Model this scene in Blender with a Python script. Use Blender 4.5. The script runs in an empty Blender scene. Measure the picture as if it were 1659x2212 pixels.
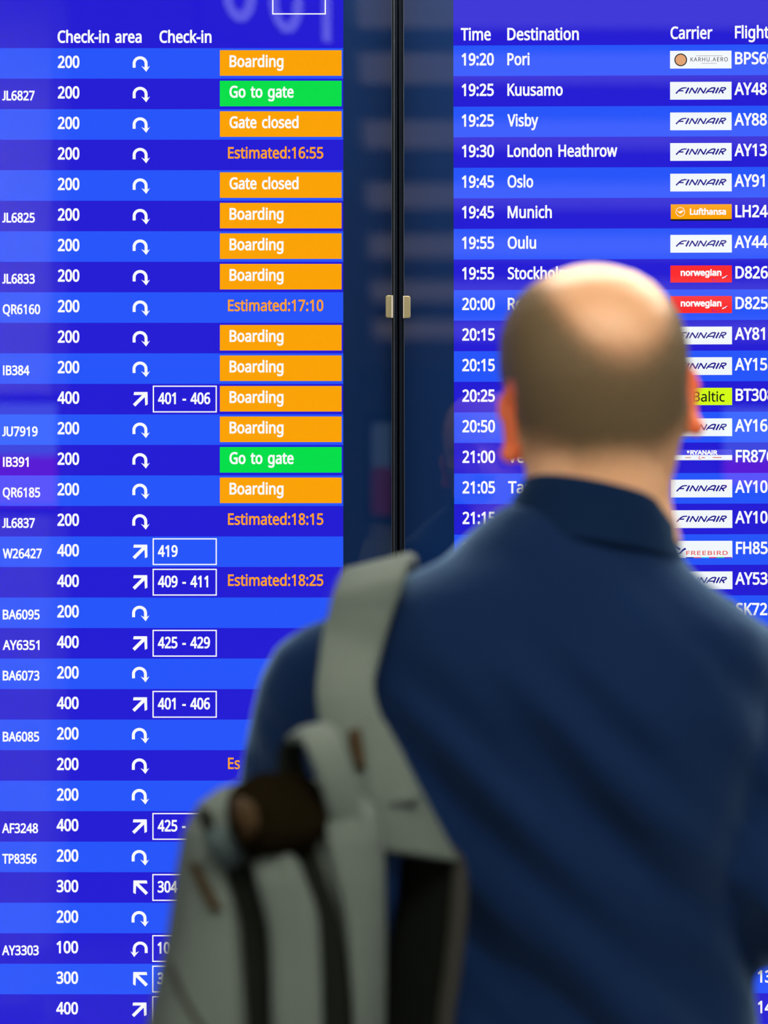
import bpy, bmesh, math, random
from mathutils import Vector, Matrix, noise
from mathutils.geometry import delaunay_2d_cdt

random.seed(4)
SC = bpy.context.scene
COL = SC.collection

# ------------------------------------------------------------------ camera
CAM_Z, CAM_D = 1.55, 4.0
PXM = 0.0006                                  # metres per photo pixel on the screens
cam_data = bpy.data.cameras.new('camera')
cam = bpy.data.objects.new('camera', cam_data)
COL.objects.link(cam)
cam.location = (0, -CAM_D, CAM_Z)
cam.rotation_euler = (math.pi / 2, 0, 0)
cam_data.sensor_fit = 'VERTICAL'
cam_data.sensor_height = 36.0
cam_data.sensor_width = 27.0
cam_data.lens = 36.0 * CAM_D / (2212 * PXM)
cam_data.clip_start = 0.05
cam_data.dof.use_dof = True
cam_data.dof.focus_distance = CAM_D
cam_data.dof.aperture_fstop = (cam_data.lens / 1000.0) / 0.026
SC.camera = cam

# ------------------------------------------------------------------ world, colour management
world = bpy.data.worlds.new('hall_light')
SC.world = world
world.use_nodes = True
bg = world.node_tree.nodes['Background']
bg.inputs[0].default_value = (0.90, 0.92, 0.88, 1)
bg.inputs[1].default_value = 1.0
SC.view_settings.view_transform = 'Standard'
SC.view_settings.look = 'None'
SC.view_settings.exposure = 0.0
SC.view_settings.gamma = 1.0
SC.view_settings.use_curve_mapping = False
LAMP_STRENGTH = 30.0
# ceiling luminaires, the last two added as fill: x, y, z, length (along x), width, strength factor
LAMPS = [(0.95, -0.22, 2.95, 2.8, 0.26, 1.45),
         (-1.2, -1.6, 3.35, 1.5, 0.22, 0.2),
         (0.6, -3.3, 3.35, 2.4, 0.34, 1.25),  # added fill lamp, lifts the man's neck and back
         (-2.2, -5.9, 3.35, 1.5, 0.34, 1.2)]  # added lamp, brightens the pillar so its mirrored haze shows
# long ceiling strips farther back in the hall (seen mirrored in the right glass door): y, width
STRIPS = [(-7.7, 0.7), (-9.2, 0.8), (-11.5, 1.0), (-14.5, 1.3), (-18.0, 1.7), (-22.5, 2.2), (-28.0, 3.0)]

# ------------------------------------------------------------------ pixel helpers (real positions measured on the photograph)
def WX(px, d=CAM_D): return (px - 829.5) * PXM * d / CAM_D
def WZ(py, d=CAM_D): return CAM_Z - (py - 1106.0) * PXM * d / CAM_D
def W(px, py, d): return Vector((WX(px, d), d - CAM_D, WZ(py, d)))

# ------------------------------------------------------------------ materials
def mat(name, col, rough=0.6, metal=0.0, spec=0.5, sss=0.0, sss_r=(1, .3, .15), bump=None, var=None, sheen=0.0):
    m = bpy.data.materials.new(name)
    m.use_nodes = True
    nt = m.node_tree
    b = nt.nodes['Principled BSDF']
    b.inputs['Base Color'].default_value = (*col, 1)
    b.inputs['Roughness'].default_value = rough
    b.inputs['Metallic'].default_value = metal
    b.inputs['Specular IOR Level'].default_value = spec
    if sheen:
        b.inputs['Sheen Weight'].default_value = sheen
        b.inputs['Sheen Roughness'].default_value = 0.35; b.inputs['Sheen Tint'].default_value = (0.42, 0.68, 1.0, 1)
    if sss:
        b.inputs['Subsurface Weight'].default_value = sss
        b.inputs['Subsurface Radius'].default_value = sss_r
        b.inputs['Subsurface Scale'].default_value = 0.02
    tc = nt.nodes.new('ShaderNodeTexCoord')
    if bump:
        sc, st, stretch = bump
        mp = nt.nodes.new('ShaderNodeMapping'); mp.inputs['Scale'].default_value = stretch
        n = nt.nodes.new('ShaderNodeTexNoise'); n.inputs['Scale'].default_value = sc; n.inputs['Detail'].default_value = 4
        bp = nt.nodes.new('ShaderNodeBump'); bp.inputs['Strength'].default_value = st; bp.inputs['Distance'].default_value = 0.004
        nt.links.new(tc.outputs['Object'], mp.inputs[0]); nt.links.new(mp.outputs[0], n.inputs['Vector'])
        nt.links.new(n.outputs['Fac'], bp.inputs['Height']); nt.links.new(bp.outputs[0], b.inputs['Normal'])
    if var:
        sc, col2 = var
        n = nt.nodes.new('ShaderNodeTexNoise'); n.inputs['Scale'].default_value = sc; n.inputs['Detail'].default_value = 5
        mx = nt.nodes.new('ShaderNodeMix'); mx.data_type = 'RGBA'
        mx.inputs[6].default_value = (*col, 1); mx.inputs[7].default_value = (*col2, 1)
        nt.links.new(tc.outputs['Object'], n.inputs['Vector'])
        nt.links.new(n.outputs['Fac'], mx.inputs[0]); nt.links.new(mx.outputs[2], b.inputs['Base Color'])
    return m

def srgb(r, g, b):
    f = lambda c: (c / 255 / 12.92) if c <= 10 else ((c / 255 + 0.055) / 1.055) ** 2.4
    return (f(r), f(g), f(b))

def emit(name, col, strength=1.07):
    m = bpy.data.materials.new(name)
    m.use_nodes = True
    nt = m.node_tree
    nt.nodes.clear()
    o = nt.nodes.new('ShaderNodeOutputMaterial')
    e = nt.nodes.new('ShaderNodeEmission')
    e.inputs[0].default_value = (*col, 1); e.inputs[1].default_value = strength
    nt.links.new(e.outputs[0], o.inputs[0])
    return m

def glass_mat():
    m = bpy.data.materials.new('clear_glass')
    m.use_nodes = True
    nt = m.node_tree
    nt.nodes.clear()
    o = nt.nodes.new('ShaderNodeOutputMaterial')
    t = nt.nodes.new('ShaderNodeBsdfTransparent'); t.inputs[0].default_value = (0.985, 0.99, 0.99, 1)
    g = nt.nodes.new('ShaderNodeBsdfGlossy'); g.inputs['Roughness'].default_value = 0.0
    f = nt.nodes.new('ShaderNodeFresnel'); f.inputs[0].default_value = 1.68
    x = nt.nodes.new('ShaderNodeMixShader')
    # the pane reflects once, at its outer skin
    ge = nt.nodes.new('ShaderNodeNewGeometry')
    fr = nt.nodes.new('ShaderNodeMath'); fr.operation = 'SUBTRACT'; fr.inputs[0].default_value = 1.0
    mu = nt.nodes.new('ShaderNodeMath'); mu.operation = 'MULTIPLY'
    nt.links.new(ge.outputs['Backfacing'], fr.inputs[1]); nt.links.new(f.outputs[0], mu.inputs[0]); nt.links.new(fr.outputs[0], mu.inputs[1])
    nt.links.new(mu.outputs[0], x.inputs[0]); nt.links.new(t.outputs[0], x.inputs[1]); nt.links.new(g.outputs[0], x.inputs[2])
    nt.links.new(x.outputs[0], o.inputs[0])
    return m

M = {
    'row_light': emit('screen_light_blue', srgb(38, 86, 252)),
    'row_dark': emit('screen_dark_blue', srgb(36, 28, 214)),
    'white': emit('screen_white', (0.98, 0.98, 1.0)),
    'logo_white': emit('screen_logo_white', srgb(244, 249, 253)),
    'orange': emit('screen_orange', srgb(255, 164, 4)),
    'green': emit('screen_green', srgb(4, 224, 74)),
    'estimate': emit('screen_estimate_orange', srgb(255, 160, 40)),
    'navy_ink': emit('screen_navy_ink', srgb(32, 20, 140)),
    'black_ink': emit('screen_black_ink', srgb(16, 18, 24)),
    'grey_ink': emit('screen_grey_ink', srgb(110, 110, 120)),
    'red': emit('screen_red', srgb(254, 44, 48)),
    'brick': emit('screen_brick_red', srgb(232, 84, 76)),
    'crimson': emit('screen_crimson', srgb(225, 20, 60)),
    'lime': emit('screen_lime', srgb(214, 252, 24)),
    'ryan_blue': emit('screen_periwinkle', srgb(78, 74, 226)),
    'dark_grey': emit('screen_dark_grey', srgb(58, 66, 92)),
    'cyan': emit('screen_cyan', srgb(60, 205, 235)),
    'mint': emit('screen_mint', srgb(50, 205, 110)),
    'purple': emit('screen_purple', srgb(140, 30, 170)),
    'sand': emit('screen_sand', srgb(226, 160, 110)),
    'glass': glass_mat(),
    'bezel': mat('navy_bezel', (0.003, 0.025, 0.115), 0.6, spec=0.05),
    'black_trim': mat('black_rubber', (0.003, 0.004, 0.008), 0.6, spec=0.05),
    'edge_metal': mat('dark_anodised_edge', (0.05, 0.07, 0.10), 0.4, 0.6),
    'bright_edge': mat('bright_metal_edge', (0.12, 0.13, 0.15), 0.35, 0.7),
    'brass': mat('brushed_brass', (0.32, 0.28, 0.16), 0.42, 0.6),
    'steel': mat('pale_steel', (0.80, 0.79, 0.70), 0.3, 0.7),
    'housing': mat('dark_housing', (0.005, 0.009, 0.020), 0.6, spec=0.08),
    'wall': mat('dark_wall', (0.03, 0.04, 0.06), 0.8, var=(3, (0.035, 0.045, 0.065))),
    'far_wall': mat('pale_far_wall', (0.14, 0.15, 0.16), 0.8, var=(2, (0.12, 0.13, 0.14))),
    'pillar': mat('pale_pillar', (0.75, 0.66, 0.64), 0.7),
    'floor': mat('grey_stone_floor', (0.22, 0.22, 0.22), 0.35, var=(6, (0.18, 0.18, 0.185))),
    'ceiling': mat('wood_ceiling', (0.36, 0.25, 0.16), 0.6, var=(5, (0.30, 0.20, 0.13))),
    'skin': mat('skin', (0.76, 0.42, 0.235), 0.48, sss=0.25, var=(25, (0.70, 0.37, 0.20))),
    'ear_skin': mat('red_backlit_ear_skin', (0.85, 0.17, 0.05), 0.5, sss=0.5),  # redder ear skin, with light glowing through it put into the colour
    'eye': mat('eye_white', (0.8, 0.8, 0.8), 0.2),
    'iris': mat('brown_iris', (0.05, 0.03, 0.02), 0.2),
    'jacket': mat('navy_jacket_fabric', (0.0072, 0.0205, 0.071), 0.9, spec=0.0, bump=(60, 0.25, (1, 1, 1)), var=(7, (0.0054, 0.015, 0.053)), sheen=0.8),
    'collar': mat('navy_collar_fabric', (0.005, 0.015, 0.047), 0.9, spec=0.0, bump=(80, 0.2, (1, 1, 1)), sheen=0.25),
    'trousers': mat('dark_trousers', (0.02, 0.022, 0.03), 0.8),
    'shoe': mat('black_leather', (0.012, 0.011, 0.010), 0.4),
    'canvas': mat('khaki_grey_canvas', (0.112, 0.140, 0.126), 0.85, spec=0.2, bump=(220, 0.3, (1, 1, 1)), var=(14, (0.090, 0.114, 0.104))),
    'webbing_and_shade': mat('olive_webbing_and_shade', (0.006, 0.008, 0.006), 0.9, spec=0.1, bump=(200, 0.4, (1, 1, 1))),  # dark webbing; also paints the shade between the bag's pockets
    'leather': mat('dark_brown_leather', (0.008, 0.0055, 0.0025), 0.9, spec=0.0, bump=(30, 0.5, (1, 1, 1)), var=(22, (0.005, 0.004, 0.002))),
    'tan': mat('tan_leather_patch', (0.042, 0.026, 0.012), 0.8, spec=0.05),
    'mesh_black': mat('black_mesh_padding', (0.004, 0.005, 0.004), 0.95, spec=0.05, bump=(300, 0.5, (1, 1, 1))),
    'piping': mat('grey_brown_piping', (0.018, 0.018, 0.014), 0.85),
    'buckle': mat('slate_buckle', (0.05, 0.075, 0.08), 0.6, spec=0.15),
    'lamp_body': mat('white_lamp_body', (0.7, 0.7, 0.7), 0.5),
    'desk': mat('grey_desk', (0.25, 0.26, 0.28), 0.5),
}

# ------------------------------------------------------------------ object helpers
def link(name, me, material=None, parent=None, smooth=False):
    o = bpy.data.objects.new(name, me)
    COL.objects.link(o)
    if material is not None:
        me.materials.clear()
        me.materials.append(material)
    if parent is not None:
        o.parent = parent
    if smooth:
        for p in me.polygons:
            p.use_smooth = True
    return o

def obj(name, bm, material, parent=None, smooth=False):
    me = bpy.data.meshes.new(name)
    bmesh.ops.recalc_face_normals(bm, faces=bm.faces)
    bm.to_mesh(me); bm.free()
    return link(name, me, material, parent, smooth)

def empty(name, loc, label, cat, group=None, rot=(0, 0, 0)):
    o = bpy.data.objects.new(name, None)
    COL.objects.link(o)
    o.location = loc; o.rotation_euler = rot
    o['label'] = label; o['category'] = cat
    if group: o['group'] = group
    return o

def structure(o, label=None):
    o['kind'] = 'structure'
    if label: o['label'] = label
    return o

def add_box(bm, x0, x1, y0, y1, z0, z1, bevel=0.0):
    r = bmesh.ops.create_cube(bm, size=1.0)
    vs = r['verts']
    for v in vs:
        v.co.x = x0 + (v.co.x + .5) * (x1 - x0)
        v.co.y = y0 + (v.co.y + .5) * (y1 - y0)
        v.co.z = z0 + (v.co.z + .5) * (z1 - z0)
    if bevel:
        es = set(e for v in vs for e in v.link_edges)
        bmesh.ops.bevel(bm, geom=list(es), offset=bevel, segments=2, affect='EDGES')
    return vs

def box(name, x0, x1, y0, y1, z0, z1, m, parent=None, bevel=0.0):
    bm = bmesh.new()
    add_box(bm, x0, x1, y0, y1, z0, z1, bevel)
    return obj(name, bm, m, parent)

def bridge(bm, rings, close=True, cap=True):
    n = len(rings[0])
    for a, b in zip(rings[:-1], rings[1:]):
        for i in range(n if close else n - 1):
            j = (i + 1) % n
            bm.faces.new((a[i], a[j], b[j], b[i]))
    if cap:
        for ring in (rings[0], rings[-1]):
            c = bm.verts.new(sum((v.co for v in ring), Vector()) / n)
            for i in range(n):
                bm.faces.new((ring[i], ring[(i + 1) % n], c))

def add_loft(bm, secs, n=40, cap=True):
    """secs: (cx, cy, cz, rx, r_front(+y), r_back(-y), exponent)"""
    rings = []
    for cx, cy, cz, rx, rf, rb, e in secs:
        ring = []
        for i in range(n):
            t = 2 * math.pi * i / n
            c, s = math.cos(t), math.sin(t)
            x = math.copysign(abs(c) ** (2 / e), c) * rx
            y = math.copysign(abs(s) ** (2 / e), s) * (rf if s > 0 else rb)
            ring.append(bm.verts.new((cx + x, cy + y, cz)))
        rings.append(ring)
    bridge(bm, rings, True, cap)
    return rings

def smooth_path(pts, per=6):
    """Catmull-Rom through tuples of floats"""
    out = []
    P = [pts[0]] + list(pts) + [pts[-1]]
    for i in range(1, len(P) - 2):
        for k in range(per):
            t = k / per
            out.append(tuple(0.5 * ((2 * b) + (c - a) * t + (2 * a - 5 * b + 4 * c - d) * t * t + (3 * b - a - 3 * c + d) * t ** 3)
                             for a, b, c, d in zip(P[i - 1], P[i], P[i + 1], P[i + 2])))
    out.append(tuple(pts[-1]))
    return out

def add_tube(bm, pts, n=18, flat=1.0, per=5):
    """pts: (x, y, z, r) -> smooth tapered tube with round ends"""
    pts = smooth_path(pts, per) if per > 1 else pts
    Q = [Vector(p[:3]) for p in pts]
    R = [p[3] for p in pts]
    # round ends
    def ends(q, d, r):
        return [(q + d * r * math.sin(a), r * math.cos(a)) for a in (0.5, 1.0, 1.35)]
    d0 = (Q[0] - Q[1]).normalized(); d1 = (Q[-1] - Q[-2]).normalized()
    pre = ends(Q[0], d0, R[0])[::-1]; post = ends(Q[-1], d1, R[-1])
    Q = [p[0] for p in pre] + Q + [p[0] for p in post]
    R = [p[1] for p in pre] + R + [p[1] for p in post]
    rings = []
    u = None
    for i, q in enumerate(Q):
        t = (Q[min(i + 1, len(Q) - 1)] - Q[max(i - 1, 0)]).normalized()
        if u is None:
            u = t.orthogonal().normalized()
        u = (u - t * u.dot(t)).normalized()
        v = t.cross(u)
        rings.append([bm.verts.new(q + (u * math.cos(a) + v * math.sin(a) * flat) * R[i]) for a in (2 * math.pi * k / n for k in range(n))])
    bridge(bm, rings)

def add_ribbon(bm, left, right, thick, out=Vector((0, -1, 0)), per=6):
    """a strap: two edge polylines of points, given a real thickness away from the viewer side"""
    L = [Vector(p) for p in smooth_path([tuple(p) for p in left], per)]
    R = [Vector(p) for p in smooth_path([tuple(p) for p in right], per)]
    rings = []
    n = len(L)
    for i in range(n):
        tl = (L[min(i + 1, n - 1)] - L[max(i - 1, 0)])
        tr = (R[min(i + 1, n - 1)] - R[max(i - 1, 0)])
        t = (tl + tr).normalized()
        w = (R[i] - L[i])
        nrm = w.cross(t)
        if nrm.length < 1e-9: nrm = Vector(out)
        nrm.normalize()
        if nrm.dot(out) < 0 and i == 0: nrm = -nrm
        if i and nrm.dot(prev) < 0: nrm = -nrm
        prev = nrm
        prof = []
        for s, h in ((0, 0.5), (0.06, 1.0), (0.5, 1.12), (0.94, 1.0), (1, 0.5)):
            prof.append(L[i] + w * s + nrm * thick * (h - 0.5))
        for s, h in ((1, -0.5), (0.94, -1.0), (0.5, -1.0), (0.06, -1.0), (0, -0.5)):
            prof.append(L[i] + w * s + nrm * thick * (h + 0.5) * 0.5 - nrm * thick * 0.5)
        rings.append([bm.verts.new(p) for p in prof])
    bridge(bm, rings)

def remeshed(bm, voxel, smooth_iter=4, name='m'):
    me = bpy.data.meshes.new(name)
    bmesh.ops.recalc_face_normals(bm, faces=bm.faces)
    bm.to_mesh(me); bm.free()
    o = bpy.data.objects.new(name, me)
    COL.objects.link(o)
    r = o.modifiers.new('r', 'REMESH'); r.mode = 'VOXEL'; r.voxel_size = voxel
    s = o.modifiers.new('s', 'SMOOTH'); s.factor = 0.5; s.iterations = smooth_iter
    bpy.context.view_layer.update()
    dg = bpy.context.evaluated_depsgraph_get()
    out = bpy.data.meshes.new_from_object(o.evaluated_get(dg))
    bpy.data.objects.remove(o)
    for p in out.polygons: p.use_smooth = True
    return out

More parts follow.
